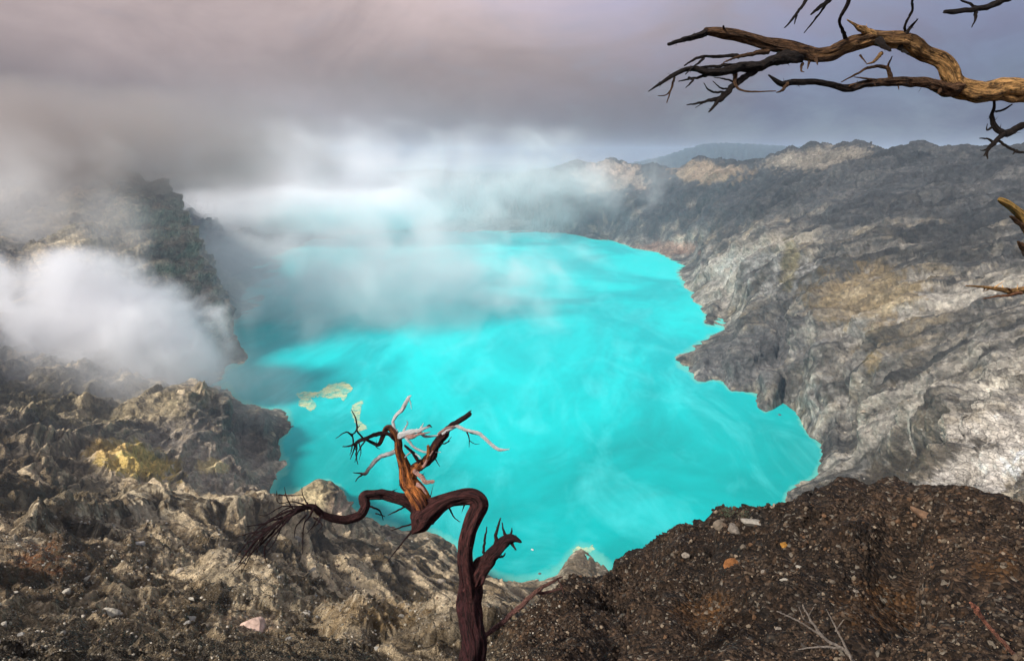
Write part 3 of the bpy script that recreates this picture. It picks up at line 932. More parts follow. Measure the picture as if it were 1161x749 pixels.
def tube(P3, rad_, c0, c1=None, knob=.16, wob=.0, seg=None, ns=None, cend=0.5, name='branch', broken=False, patchy=None):
    """P3 list of world points, rad_ list of radii. Returns mesh."""
    _tube_id[0] += 1
    sd_ = _tube_id[0] * 3.7
    rmax = max(rad_)
    L = sum(np.linalg.norm(np.subtract(P3[i + 1], P3[i])) for i in range(len(P3) - 1))
    if seg is None:
        seg = int(np.clip(L / (len(P3) - 1) / max(rmax * .16, .005), 3, 34))
    if ns is None:
        ns = 44 if rmax > .03 else (14 if rmax > .01 else 8)
    C = np.concatenate([np.asarray(P3, float), np.asarray(rad_, float)[:, None]], 1)
    C = cr_path(C, seg)
    X, rad2 = C[:, :3], np.maximum(C[:, 3], .0008)
    n_ = len(X)
    s_ = np.concatenate([[0], np.cumsum(np.linalg.norm(np.diff(X, axis=0), axis=1))])
    jw = np.stack([perlin(np.stack([s_ / (rmax * 5) + sd_, np.full(n_, 3.3 * a_), np.full(n_, sd_)], -1)) for a_ in range(3)], -1)
    ramp_ = np.minimum(np.arange(n_) / 3, 1)[:, None]
    jw2 = np.stack([perlin(np.stack([s_ / (rmax * 1.9) + sd_ * 1.7, np.full(n_, 5.3 * a_), np.full(n_, sd_ + 4)], -1)) for a_ in range(3)], -1)
    X = X + (jw * (.75 + wob) + jw2 * .55) * rad2[:, None] * ramp_
    T = np.gradient(X, axis=0)
    T /= np.linalg.norm(T, axis=1, keepdims=True) + 1e-9
    up = np.array([0, 0, 1.0]) if abs(T[0, 2]) < .8 else np.array([1.0, 0, 0])
    U = np.cross(T[0], up)
    U /= np.linalg.norm(U)
    th_ = np.linspace(0, 2 * np.pi, ns, endpoint=False)
    V, along, around = [], [], []
    for i in range(n_):
        U = U - T[i] * np.dot(U, T[i])
        U /= np.linalg.norm(U)
        B = np.cross(T[i], U)
        V.append((X[i], U.copy(), B))
    Cn = np.array([v[0] for v in V])
    UU = np.array([v[1] for v in V])
    BB = np.array([v[2] for v in V])
    cs, sn = np.cos(th_), np.sin(th_)
    sl = (s_ / max(rmax, .004))[:, None] * np.ones(ns)
    nz = perlin(np.stack([cs[None] * 1.3 + 0 * sl, sn[None] * 1.3 + 0 * sl, sl * .22 + sd_], -1)) * 1.0
    nz2 = perlin(np.stack([cs[None] * 4.2 + 0 * sl, sn[None] * 4.2 + 0 * sl, sl * .30 + sd_ * 2], -1)) * .55
    nz3 = perlin(np.stack([cs[None] * 2.2 + 0 * sl, sn[None] * 2.2 + 0 * sl, sl * 1.1 + sd_ * 3], -1)) * .45
    rr_ = .95 * rad2[:, None] * (1 + knob * 2.5 * (nz + (np.abs(nz2) * 1.6 - .25) + nz3))
    if broken:
        j = 1 + .9 * perlin(np.stack([cs * 2.5, sn * 2.5, np.full(ns, sd_)], -1))
        for q_ in range(1, min(4, n_)):
            rr_[-q_] *= np.clip(j * (.35 + .18 * q_), .1, 1.1)
    VV = Cn[:, None] + rr_[..., None] * (cs[None, :, None] * UU[:, None] + sn[None, :, None] * BB[:, None])
    i0 = np.arange(n_ * ns).reshape(n_, ns)
    F_ = np.stack([i0[:-1], np.roll(i0[:-1], -1, 1), np.roll(i0[1:], -1, 1), i0[1:]], -1).reshape(-1, 4)
    V2 = VV.reshape(-1, 3)
    # end caps (degenerate-free fans as quads to the centre point)
    e0, e1 = len(V2), len(V2) + 1
    V2 = np.concatenate([V2, [Cn[0] - T[0] * rad2[0] * .4, Cn[-1] + T[-1] * rad2[-1] * (1.2 if not broken else .2)]])
    tris = []
    for k_ in range(ns):
        k2 = (k_ + 1) % ns
        tris.append((e0, i0[0, k2], i0[0, k_]))
        tris.append((e1, i0[-1, k_], i0[-1, k2]))
    rt = random.Random(int(sd_ * 10))
    nth = int(min(22, L / rmax * .8)) if (rmax > .012 and not broken) else 0
    TV, base_ids = [], []
    for _ in range(nth):
        i_ = rt.randrange(1, max(2, n_ - 2))
        k_ = rt.randrange(ns)
        rd = (VV[i_, k_] - Cn[i_])
        rl_ = np.linalg.norm(rd) + 1e-9
        rd = rd / rl_
        dr_ = rd + T[i_] * rt.uniform(-1.1, 1.3) + np.array([rt.uniform(-.4, .4) for _ in range(3)])
        dr_ /= np.linalg.norm(dr_)
        ln_ = max(.012, rmax * rt.choice((.3, .4, .5, .7, 1.1)))
        w_ = max(.0016, rmax * rt.uniform(.05, .11))
        a1 = np.cross(dr_, rd + .01)
        a1 /= np.linalg.norm(a1) + 1e-9
        a2 = np.cross(dr_, a1)
        b_ = VV[i_, k_] - rd * rl_ * .25
        o_ = len(V2) + len(TV)
        TV += [b_ + a1 * w_, b_ - a1 * w_ * .5 + a2 * w_ * .87, b_ - a1 * w_ * .5 - a2 * w_ * .87, b_ + dr_ * ln_]
        tris += [(o_, o_ + 1, o_ + 3), (o_ + 1, o_ + 2, o_ + 3), (o_ + 2, o_, o_ + 3)]
        base_ids += [i_ * ns + k_] * 4
    c0 = np.array(c0, float)
    c1 = np.array(c1 if c1 is not None else c0, float)
    f_ = sstep(cend - .25, cend + .25, (s_ / s_[-1])[:, None] + .35 * nz)
    cc = c0[None, None] * (1 - f_[..., None]) + c1[None, None] * f_[..., None]
    if patchy is not None:
        pm = sstep(-.05, .30, nz * .9 + nz3 * 1.6 + nz2 * .8)[..., None]
        cc = cc * (1 - pm) + np.array(patchy)[None, None] * pm
    cc = cc.reshape(-1, 3)
    cc = np.concatenate([cc, [cc[0], cc[-1]]] + ([cc[base_ids]] if TV else []))
    al = np.concatenate([(sl * .35).ravel(), [0, sl[-1, 0] * .35], np.zeros(len(TV))])
    if TV:
        V2 = np.concatenate([V2, np.array(TV)])
    ar = np.concatenate([(th_[None] + 0 * sl).ravel(), [0, 0], np.zeros(len(TV))])
    me = bpy.data.meshes.new(name)
    faces = [tuple(map(int, f)) for f in F_] + [tuple(map(int, f)) for f in tris]
    me.from_pydata(V2.tolist(), [], faces)
    me.polygons.foreach_set('use_smooth', np.full(len(faces), True))
    a = me.color_attributes.new('Col', 'FLOAT_COLOR', 'POINT')
    a.data.foreach_set('color', np.concatenate([cc, np.ones((len(cc), 1))], 1).astype(np.float32).ravel())
    for nm_, v_ in (('along', al), ('around', ar)):
        a = me.attributes.new(nm_, 'FLOAT', 'POINT')
        a.data.foreach_set('value', v_.astype(np.float32))
    me.update()
    return me


def limb(frame, pts_, d0, d1, parent, name, c0=DARK, c1=None, **kw):
    """pts_: (x, y, width) measured in one of the survey frames; depth runs d0..d1 metres"""
    ox, oy, s = frame
    n_ = len(pts_)
    W3, rad_ = [], []
    lastw = pts_[0][2]
    for i, p in enumerate(pts_):
        lastw = p[2] if len(p) > 2 else lastw * .75
        dpt = d0 + (d1 - d0) * (i / (n_ - 1))
        W3.append(at(ox + p[0] * s, oy + p[1] * s, dpt))
        rad_.append(lastw * s / 2 * dpt / FPX)
    me = tube(W3, rad_, c0, c1, name=name, **kw)
    # keep geometry relative to the thing's base
    root = parent
    while root.parent:
        root = root.parent
    off = np.array(root.location)
    me.transform(__import__('mathutils').Matrix.Translation(-Vector(off)))
    return obj(name, me, WOOD, parent)


Z1 = (250, 420, 450 / 1024)
Z7 = (360, 420, 240 / 999)
Z2 = (720, 0, 441 / 1161)
Z8 = (1060, 200, 101 / 473)

# --- the gnarled tree in front of the lake
D0 = 5.0
tree = bpy.data.objects.new('dead_tree', None)
COL.objects.link(tree)
tree.location = at(536, 800, D0)
tree['label'] = 'gnarled dead tree with arching dark trunk standing in front of the lake'
tree['category'] = 'tree'
bpy.context.view_layer.update()
trunk = limb(Z1, [(655, 960, 90), (652, 880, 78), (650, 800, 72), (652, 740, 68), (646, 680, 64), (640, 620, 64), (640, 560, 60), (633, 500, 46), (634, 450, 43), (640, 410, 42), (654, 372, 46),
                  (660, 345, 50), (640, 325, 44), (600, 327, 40), (565, 340, 46), (535, 358, 58), (516, 378, 68), (508, 398, 54), (500, 412, 24)], D0, D0 - .05, tree, 'trunk', DARK, BARK, knob=.2)
up = limb(Z7, [(500, 640, 100), (470, 600, 100), (435, 550, 92), (408, 495, 74), (398, 440, 52), (386, 385, 40), (382, 330, 38), (365, 290, 34), (340, 265, 30), (318, 270, 27), (305, 305, 24), (285, 348, 20), (255, 340, 16), (215, 322, 12), (180, 338, 9)],
          D0 - .02, D0 - .15, tree, 'branch', ORANGE, DARK, cend=.62, knob=.22, patchy=BARK)
lf = limb(Z1, [(515, 362, 44), (480, 337, 32), (440, 326, 30), (400, 319, 28), (370, 320, 27), (373, 345, 26), (360, 371, 26), (330, 384, 24), (295, 384, 22), (265, 373, 20), (242, 354, 18), (215, 350, 15), (180, 368, 12), (140, 395, 9), (100, 430, 7), (70, 465, 5), (45, 500, 3)],
          D0, D0 - .5, tree, 'branch', BARK, DARK, knob=.2)
# spray of twigs at its end
tips = [((215, 350), (150, 372), (95, 410), (62, 455)), ((200, 356), (150, 410), (115, 455), (118, 495)), ((160, 378), (110, 395), (65, 402)), ((180, 368), (120, 432), (80, 470), (30, 522)),
        ((240, 354), (232, 372), (215, 400), (212, 470)), ((232, 352), (190, 338), (150, 340), (145, 310)), ((150, 320), (185, 322), (222, 319)), ((140, 395), (90, 442), (60, 500)), ((120, 410), (80, 420), (60, 442)),
        ((225, 345), (212, 320), (210, 300)), ((250, 380), (240, 400), (222, 420)), ((190, 362), (172, 330), (165, 300)), ((100, 430), (70, 445), (50, 470)), ((170, 372), (140, 440), (108, 480)), ((205, 352), (160, 350), (120, 372), (100, 372)), ((262, 372), (250, 395), (238, 402)),
        ((150, 390), (105, 440), (90, 490)), ((130, 400), (85, 425), (40, 480)), ((110, 425), (78, 475), (55, 520)), ((230, 350), (180, 352), (130, 385), (85, 432)), ((150, 388), (120, 408), (70, 420), (40, 430)), ((222, 372), (196, 400), (190, 432)), ((240, 378), (262, 398), (250, 415))]
for k, tp in enumerate(tips):
    w0 = 7.5 if k < 5 else 5
    limb(Z1, [(x, y, w0 * (1 - .72 * i / (len(tp) - 1))) for i, (x, y) in enumerate(tp)], D0 - .38 + rnd.uniform(-.15, .1), D0 - .5 + rnd.uniform(-.25, .2), lf, 'twig', DARK, DARK, ns=7)
for tp in [((385, 350, 6), (410, 360, 5), (420, 385, 2)), ((475, 352, 5), (455, 362, 5), (432, 372, 2)), ((400, 368, 4), (415, 372, 3), (424, 376, 2))]:
    limb(Z1, tp, D0 - .05, D0 - .1, lf, 'twig', DARK, ns=7)
for tp in [((500, 405, 7), (468, 445, 5), (432, 490, 2)), ((590, 350, 6), (600, 375, 4), (618, 390, 2)), ((680, 345, 8), (690, 350, 4)), ((500, 395, 6), (470, 402, 5), (440, 412, 2))]:
    limb(Z1, tp, D0, D0 - .08, trunk, 'twig', DARK, ns=7)
rs_ = limb(Z1, [(640, 560, 52), (662, 512, 42), (690, 476, 36), (715, 452, 34), (738, 434, 28), (757, 432, 16), (775, 441, 7)], D0, D0 - .1, tree, 'branch', BARK, DARK, knob=.28)
for tp in [((712, 452, 14), (712, 415, 9), (723, 380, 3)), ((678, 470, 8), (682, 435, 7), (687, 402, 3)), ((742, 436, 14), (730, 408, 6), (726, 392, 3)), ((745, 432, 16), (752, 448, 10), (762, 462, 4)), ((700, 478, 8), (725, 480, 6), (735, 470, 3)), ((742, 430, 10), (750, 418, 6), (752, 405, 2))]:
    limb(Z1, tp, D0 - .05, D0 - .1, rs_, 'twig', BARK, ns=8)
lb = limb(Z1, [(640, 712, 18), (690, 680, 14), (740, 637, 14), (790, 592, 13), (830, 558, 11), (868, 537, 6), (882, 530, 3)], D0 + .02, D0 + .35, tree, 'branch', (.16, .07, .06), (.25, .12, .09), knob=.14)
limb(Z1, [(808, 575, 10), (848, 570, 8), (876, 562, 4), (884, 552, 2)], D0 + .25, D0 + .35, lb, 'twig', (.22, .10, .08), ns=8)
limb(Z1, [(870, 537, 5), (880, 556, 3), (885, 575, 2)], D0 + .3, D0 + .3, lb, 'twig', (.22, .10, .08), ns=8)
# crown of bleached and charred branches on the upper stem
c1 = limb(Z7, [(386, 340, 30), (345, 302, 22), (300, 295, 20), (240, 314, 17), (180, 345, 13), (150, 356, 9), (118, 358, 4)], D0 - .06, D0 - .25, up, 'twig', BARK, DARK, knob=.25)
for tp in [((180, 345, 9), (166, 390, 7), (155, 418, 3)), ((186, 340, 9), (182, 400, 8), (191, 442, 3)), ((240, 312, 10), (214, 345, 8), (190, 388, 6), (176, 432, 3)), ((165, 312, 8), (135, 290, 7), (85, 320, 3)),
           ((186, 285, 10), (182, 232, 8), (160, 185, 3)), ((215, 322, 10), (186, 285, 9), (165, 300, 7), (145, 288, 3)), ((165, 345, 7), (160, 375, 6), (152, 400, 2)), ((186, 270, 8), (200, 260, 3)), ((165, 300, 9), (170, 340, 8), (178, 370, 5)),
           ((300, 290, 12), (262, 300, 9), (215, 322, 6)), ((270, 345, 8), (280, 362, 5), (295, 370, 2)), ((195, 340, 7), (205, 380, 5), (196, 420, 2))]:
    limb(Z7, tp, D0 - .2, D0 - .25 + rnd.uniform(-.1, .1), up, 'twig', DARK, ns=8)
limb(Z7, [(385, 375, 22), (355, 383, 22), (310, 400, 22), (272, 425, 23), (250, 455, 18), (222, 484, 17), (198, 482, 8), (168, 480, 4)], D0 - .05, D0 - .15, up, 'twig', PALE, DARK, cend=.62)
limb(Z7, [(224, 482, 14), (196, 500, 8), (180, 522, 4)], D0 - .12, D0 - .16, up, 'twig', DARK, ns=8)
tw = limb(Z7, [(372, 290, 24), (358, 245, 15), (375, 205, 19), (408, 168, 20), (428, 130, 15), (442, 118, 5)], D0 - .08, D0 - .1, up, 'twig', PALE, PALE, knob=.25)
limb(Z7, [(430, 128, 9), (438, 150, 6), (443, 182, 2)], D0 - .1, D0 - .1, up, 'twig', PALE, ns=8)
limb(Z7, [(385, 310, 34), (425, 292, 30), (475, 284, 24), (505, 268, 16), (535, 262, 7)], D0 - .1, D0 - .12, up, 'twig', PALE, BARK, cend=.85, knob=.3)
limb(Z7, [(470, 285, 18), (515, 310, 13), (568, 306, 8), (600, 290, 5)], D0 - .12, D0 - .05, up, 'twig', PALE, ns=10)
limb(Z7, [(415, 315, 14), (458, 360, 12), (510, 385, 10), (582, 384, 4)], D0 - .12, D0 - .1, up, 'twig', PALE, ns=10)
limb(Z7, [(480, 282, 12), (492, 262, 8), (500, 248, 3)], D0 - .12, D0 - .1, up, 'twig', PALE, ns=8)
for tp, c_ in [(((400, 300, 26), (440, 312, 22), (490, 300, 12), (530, 290, 4)), PINK), (((405, 285, 12), (425, 250, 7), (420, 235, 2)), PALE), (((515, 268, 10), (528, 258, 8), (540, 268, 3)), DARK),
               (((480, 430, 18), (448, 388, 17), (412, 352, 12)), DARK), (((412, 408, 7), (440, 386, 8), (472, 398, 7), (488, 415, 5)), PALE), (((455, 470, 24), (485, 495, 22), (510, 520, 22), (548, 520, 13), (540, 532, 5)), PINK),
               (((470, 540, 20), (495, 555, 16), (515, 584, 4)), PINK), (((485, 500, 6), (505, 480, 2)), DARK), (((560, 330, 10), (600, 345, 6), (632, 312, 2)), DARK)]:
    limb(Z7, tp, D0 - .1, D0 - .14, up, 'twig', c_, ns=12, knob=.25)
rl = limb(Z7, [(430, 520, 46), (458, 470, 44), (492, 440, 46), (532, 400, 48), (562, 352, 42), (592, 305, 36), (622, 268, 26), (675, 232, 22), (728, 202, 21)], D0 - .04, D0 - .12, tree, 'branch', ORANGE, DARK, cend=.32, knob=.25, broken=True, patchy=BARK)
wb = limb(Z7, [(590, 300, 20), (650, 264, 19), (700, 282, 16), (760, 296, 18), (812, 342, 18), (850, 372, 17), (880, 374, 9), (905, 371, 3)], D0 - .1, D0 - .15, rl, 'twig', PALE, PALE)
for tp, c_ in [(((705, 286, 9), (716, 325, 6), (715, 362, 2)), DARK), (((716, 330, 5), (742, 345, 4), (765, 345, 2)), DARK), (((722, 288, 18), (765, 300, 14), (795, 325, 8)), DARK), (((522, 352, 15), (524, 380, 17), (518, 415, 12)), ORANGE), (((552, 405, 6), (565, 432, 5), (578, 452, 2)), DARK),
               (((490, 470, 8), (510, 452, 3)), DARK), (((600, 345, 8), (625, 330, 4)), DARK), (((570, 300, 14), (600, 275, 11), (640, 262, 7)), PINK), (((715, 196, 9), (726, 188, 4)), DARK), (((500, 455, 16), (520, 420, 14), (545, 380, 6)), PINK)]:
    limb(Z7, tp, D0 - .1, D0 - .13, rl, 'twig', c_, ns=8)

# --- the tree whose limb reaches in from the right
D1 = 3.4
tree2 = bpy.data.objects.new('dead_tree', None)
COL.objects.link(tree2)
base2 = at(1330, 760, D1 + .3)
tree2.location = base2
tree2['label'] = 'dead tree outside the right edge with a golden brown limb reaching across the sky'
tree2['category'] = 'tree'
bpy.context.view_layer.update()
tr2 = limb((0, 0, 1), [(1345, 900, 130), (1335, 760, 105), (1310, 600, 92), (1300, 450, 84), (1285, 330, 76), (1255, 220, 62), (1235, 115, 48), (1240, 20, 36), (1215, -60, 26), (1190, -140, 12)], D1 + .3, D1 - .1, tree2, 'trunk', BROWN, BROWN, knob=.18)
ml = limb(Z2, [(1370, 300, 80), (1250, 288, 74), (1161, 284, 70), (1080, 279, 62), (1015, 274, 58), (962, 256, 56), (925, 203, 50), (872, 168, 46), (820, 142, 52), (770, 126, 50), (710, 118, 46), (640, 136, 46), (570, 156, 44), (500, 156, 44), (440, 145, 42), (380, 132, 36), (320, 115, 34), (260, 98, 32), (205, 90, 20)],
          D1, D1 - .5, tree2, 'branch', GOLD, BROWN, cend=.55, knob=.2, broken=True)
sub = [([(215, 98, 22), (150, 116, 16), (100, 133, 9)], BLACK, 1),
       ([(500, 172, 30), (460, 178, 40), (400, 186, 34), (340, 192, 30), (290, 205, 27), (230, 215, 23), (165, 206, 17), (112, 225, 13), (70, 254, 8), (40, 273, 3)], BLACK, 1),
       ([(360, 208, 20), (300, 250, 20), (260, 292, 19), (220, 335, 4)], BLACK, 0), ([(298, 222, 16), (304, 260, 8), (345, 274, 6), (420, 272, 3)], BROWN, 0),
       ([(256, 290, 10), (190, 308, 7), (155, 313, 3)], BLACK, 0), ([(262, 275, 8), (225, 272, 6), (205, 248, 2)], BLACK, 0), ([(270, 210, 12), (190, 230, 9), (130, 243, 3)], BLACK, 0), ([(160, 232, 9), (172, 240, 8), (152, 262, 3)], BLACK, 0),
       ([(118, 232, 8), (106, 272, 6), (95, 306, 3)], BROWN, 0), ([(106, 270, 5), (92, 284, 4), (68, 286, 2)], BROWN, 0), ([(400, 155, 18), (320, 166, 10), (263, 187, 3)], BROWN, 0), ([(310, 170, 13), (250, 168, 10), (190, 172, 9), (148, 196, 5)], BLACK, 0),
       ([(205, 175, 9), (180, 195, 6), (150, 222, 3)], BLACK, 0), ([(255, 300, 12), (215, 302, 5), (180, 322, 2)], BLACK, 0), ([(300, 245, 8), (265, 235, 5), (235, 232, 2)], BLACK, 0), ([(280, 265, 6), (255, 262, 5), (232, 242, 2)], BLACK, 0),
       ([(130, 212, 9), (95, 240, 7), (75, 245, 4), (58, 262, 2)], BLACK, 0), ([(310, 198, 12), (240, 196, 10), (170, 206, 6), (118, 216, 4)], BLACK, 0),
       ([(790, 148, 18), (806, 104, 12), (826, 78, 9), (844, 57, 4)], BLACK, 0), ([(806, 102, 10), (808, 72, 8), (828, 28, 8), (826, -12, 7), (830, -60, 5)], BLACK, 0), ([(712, 108, 26), (685, 92, 22), (660, 76, 12), (634, 60, 4)], GOLD, 1),
       ([(632, 122, 14), (620, 92, 11), (612, 58, 10), (632, 14, 13), (655, -40, 16)], BLACK, 0), ([(735, 160, 14), (715, 182, 8), (690, 192, 3)], GOLD, 0), ([(672, 165, 7), (690, 188, 3)], BROWN, 0), ([(720, 120, 24), (735, 130, 22), (762, 150, 12)], BLACK, 0),
       ([(500, 190, 10), (495, 210, 6), (505, 216, 2)], BROWN, 0), ([(520, 185, 8), (515, 205, 3)], BROWN, 0), ([(265, 88, 8), (263, 78, 5)], BLACK, 0), ([(800, 152, 12), (815, 158, 6)], BLACK, 0),
       ([(540, 175, 12), (545, 192, 4)], BROWN, 0)]
for pts_, c_, big in sub:
    x = pts_[0][0]
    dd = D1 - .5 * (1370 - x) / 1170
    limb(Z2, pts_, dd, dd - (.25 if len(pts_) > 4 else .08), ml, 'twig', c_, ns=20 if big else 10, knob=.2)
b2 = limb(Z2, [(960, 262, 46), (915, 256, 38), (860, 250, 30), (780, 242, 27), (700, 252, 23), (640, 263, 21), (560, 252, 18), (480, 245, 17), (440, 248, 18), (400, 224, 5)], D1 - .15, D1 - .45, tree2, 'branch', BROWN, BLACK, cend=.45, knob=.2)
for pts_ in [[(455, 250, 12), (440, 268, 9), (422, 276, 3)], [(762, 242, 14), (750, 202, 12), (700, 202, 9), (660, 222, 7), (615, 245, 3)], [(752, 202, 8), (768, 168, 3)], [(730, 240, 8), (700, 236, 7), (655, 230, 3)], [(640, 258, 10), (660, 250, 5)], [(785, 255, 5), (788, 268, 2)],
             [(905, 255, 20), (912, 268, 14), (905, 280, 5)]]:
    dd = D1 - .15 - .3 * (960 - pts_[0][0]) / 560
    limb(Z2, pts_, dd, dd - .06, b2, 'twig', BROWN, ns=10)
# twigs hanging into the frame from above, all on one upper branch above the picture
ub = limb(Z2, [(1380, -240, 60), (1240, -190, 50), (1060, -150, 40), (860, -120, 32), (700, -90, 26), (580, -70, 18), (470, -60, 10)], D1, D1 - .55, tree2, 'branch', BROWN, BLACK)
for pts_ in [[(530, -70, 14), (508, 0, 11), (480, 45, 9), (447, 83, 4)], [(482, 45, 7), (476, 72, 3)], [(620, -75, 16), (578, 2, 14), (548, 24, 12), (524, 44, 5)], [(572, 10, 8), (540, 55, 6), (505, 98, 3)],
             [(655, -40, 16), (690, -90, 16)]]:
    limb(Z2, pts_, D1 - .4, D1 - .45, ub, 'twig', BLACK, ns=10)
t3 = limb(Z2, [(1180, -180, 30), (1130, -30, 22), (1090, 0, 20), (1040, 25, 19), (980, 32, 17), (922, 35, 13)], D1 - .1, D1 - .25, ub, 'twig', BLACK, ns=12, broken=True)
for pts_ in [[(1025, 28, 12), (1000, 12, 8), (972, 0, 6), (960, -20, 4)], [(1018, 35, 12), (1015, 60, 7), (1005, 82, 3)]]:
    limb(Z2, pts_, D1 - .2, D1 - .22, ub, 'twig', BLACK, ns=9)
b3 = limb(Z2, [(1330, 400, 34), (1220, 362, 24), (1161, 375, 22), (1100, 396, 22), (1074, 380, 19), (1064, 350, 15), (1072, 322, 10), (1072, 300, 8)], D1 + .05, D1 - .1, tree2, 'branch', BLACK, BLACK, knob=.22)
for pts_ in [[(1098, 398, 18), (1072, 428, 15), (1050, 452, 10), (1052, 474, 3)], [(1085, 420, 8), (1125, 445, 8), (1161, 456, 8), (1230, 450, 5)], [(1076, 334, 8), (1100, 328, 7), (1125, 312, 4)], [(1070, 425, 8), (1050, 414, 6), (1028, 413, 3)], [(1060, 440, 8), (1040, 450, 5), (1030, 448, 2)],
             [(1048, 455, 7), (1040, 466, 3)], [(1140, 448, 7), (1128, 460, 3)], [(1066, 380, 8), (1050, 388, 5), (1052, 370, 2)]]:
    limb(Z2, pts_, D1 - .03, D1 - .05, b3, 'twig', BLACK, ns=9)
b4 = limb(Z8, [(1150, 520, 240), (800, 430, 190), (600, 370, 150), (500, 262, 96), (440, 205, 56), (385, 158, 44), (332, 120, 26)], D1 + .1, D1 - .15, tree2, 'branch', (.55, .30, .07), (.60, .36, .10), knob=.26, broken=True)
for pts_, c_ in [([(500, 300, 60), (460, 260, 34), (415, 225, 24), (396, 212, 8)], BROWN), ([(520, 380, 70), (470, 370, 40), (440, 345, 12)], BROWN), ([(520, 330, 60), (480, 410, 30), (476, 425, 8)], BLACK)]:
    limb(Z8, pts_, D1 - .05, D1 - .1, b4, 'twig', c_, ns=14, knob=.3)
b5 = limb(Z8, [(1150, 640, 120), (800, 600, 64), (600, 602, 44), (473, 612, 38), (420, 614, 34), (350, 600, 26), (260, 588, 16), (165, 580, 6)], D1 + .1, D1 - .2, tree2, 'branch', BROWN, GOLD, knob=.2)
for pts_ in [[(460, 620, 20), (400, 628, 16), (330, 636, 12), (255, 650, 5)], [(400, 600, 12), (380, 590, 4)]]:
    limb(Z8, pts_, D1 - .1, D1 - .16, b5, 'twig', (.30, .13, .06), ns=9)

# --- small dry plants and sticks lying on the gravel
Z6 = (760, 380, 401 / 814)


def ground_thing(name, label, cat, px, py):
    p, _ = place(px, py)
    e = bpy.data.objects.new(name, None)
    COL.objects.link(e)
    e.location = p
    e['label'] = label
    e['category'] = cat
    bpy.context.view_layer.update()
    y_, z_ = p[1], p[2] - H
    return e, y_ * cp - z_ * sp


bush, dep = ground_thing('dry_shrub', 'leafless pale shrub of thin twigs on the dark gravel at bottom right', 'shrub', 968, 748)
dep -= .25
DRY = (.62, .52, .44)
tw1 = limb(Z6, [(424, 752, 9), (400, 722, 8), (360, 700, 7), (330, 665, 6), (305, 622, 3)], dep, dep - .25, bush, 'stem', DRY, ns=8)
for pts_ in [[(360, 702, 5), (320, 672, 4), (285, 652, 4), (245, 634, 2)], [(416, 742, 7), (395, 700, 5), (375, 660, 4), (360, 630, 2)], [(400, 722, 6), (350, 716, 5), (295, 722, 2)], [(330, 664, 4), (310, 655, 3), (296, 625, 2)], [(380, 680, 3), (398, 655, 2)], [(318, 645, 3), (330, 625, 1.5)], [(350, 717, 3), (330, 708, 2)]]:
    limb(Z6, pts_, dep - .05, dep - .25, bush, 'twig', DRY, ns=7)
stick, dep = ground_thing('fallen_stick', 'thin reddish brown stick poking up from the gravel near the right edge', 'stick', 1150, 742)
limb(Z6, [(830, 770, 12), (770, 712, 10), (722, 655, 9), (705, 632, 14), (690, 615, 5)], dep - .02, dep - .25, stick, 'stem', (.26, .12, .08), (.55, .22, .14), ns=10)


# ------------------------------------------------------------------ rocks
def rock_mat():
    m, t = new_mat('loose_rock')
    pos = t.node('ShaderNodeTexCoord').outputs['Object']
    col = t.node('ShaderNodeAttribute', attribute_name='Col').outputs['Color']
    nf = t.noise(pos, 2.6, 7, .65, .4)
    k = t.maprange(nf, .3, .7, .6, 1.35)
    c = t.mix(1.0, col, t.node('ShaderNodeCombineColor', {0: k, 1: k, 2: k}).outputs[0], 'MULTIPLY')
    bs = t.node('ShaderNodeBsdfPrincipled', {'Base Color': c, 'Roughness': .9, 'Specular IOR Level': .2})
    b = t.node('ShaderNodeBump', {'Height': nf, 'Strength': .6, 'Distance': .12})
    t.t.links.new(b.outputs[0], bs.inputs['Normal'])
    t.node('ShaderNodeOutputMaterial', {0: bs.outputs[0]})
    return m


ROCK = rock_mat()
ROCKC = {}


def rock_mesh(seed, colr, flat=.6, sub=3):
    V, F_ = ICO[sub]
    r_ = np.random.default_rng(seed)
    V = V.copy()
    # chop with random planes for flat facets
    for _ in range(11):
        nrm = r_.normal(size=3)
        nrm /= np.linalg.norm(nrm)
        dd = V @ nrm - r_.uniform(.45, .8)
        V = V - np.maximum(dd, 0)[:, None] * nrm * .92
    V = V * (1 + .14 * fbm(V * 1.6 + seed * 3.3, 4)[:, None])
    V = V * np.array([1, r_.uniform(.6, .95), flat])
    cc = np.ones((len(V), 3)) * np.array(colr) * (1 + .3 * fbm(V * 2 + seed, 2))[:, None]
    return mesh_np('rock', V, F_, False, np.clip(cc, .01, .8))


def put_rock(me, px, py, size_px, label, group=None, name='rock', sink=.25, rotz=None, tilt=.2, sc=(1, 1, 1), onlake=False, cat='rock'):
    if onlake:
        a, q_ = ray(px, py)
        r_ = H / q_
        p = np.array([r_ * math.sin(a), r_ * math.cos(a), 0.0])
        nrm = np.array([0, 0, 1.0])
    else:
        res = place(px, py)
        if res is None:
            return None
        p, nrm = res
        if p[2] < 0.2:
            return None
    dep_ = p[1] * cp - (p[2] - H) * sp
    s_ = size_px / 2 * dep_ / FPX
    o = obj(name, me, ROCK, label=label, cat=cat, group=group)
    o.location = p - np.array([0, 0, s_ * sink * .6])
    o.scale = (s_ * sc[0], s_ * sc[1], s_ * sc[2])
    o.rotation_euler = (rnd.uniform(-tilt, tilt), rnd.uniform(-tilt, tilt), rnd.uniform(0, 6.28) if rotz is None else rotz)
    return o


GREY, TAN, BRN, PKR = (.30, .28, .25), (.42, .38, .31), (.10, .08, .06), (.45, .33, .27)
slope_m = [rock_mesh(i, (GREY, TAN, (.22, .20, .17), (.30, .25, .19))[i % 4], .65) for i in range(8)]
dark_m = [rock_mesh(20 + i, ((.09, .075, .06), (.16, .13, .10), (.26, .22, .18), (.06, .05, .042))[i % 4], .65) for i in range(8)]
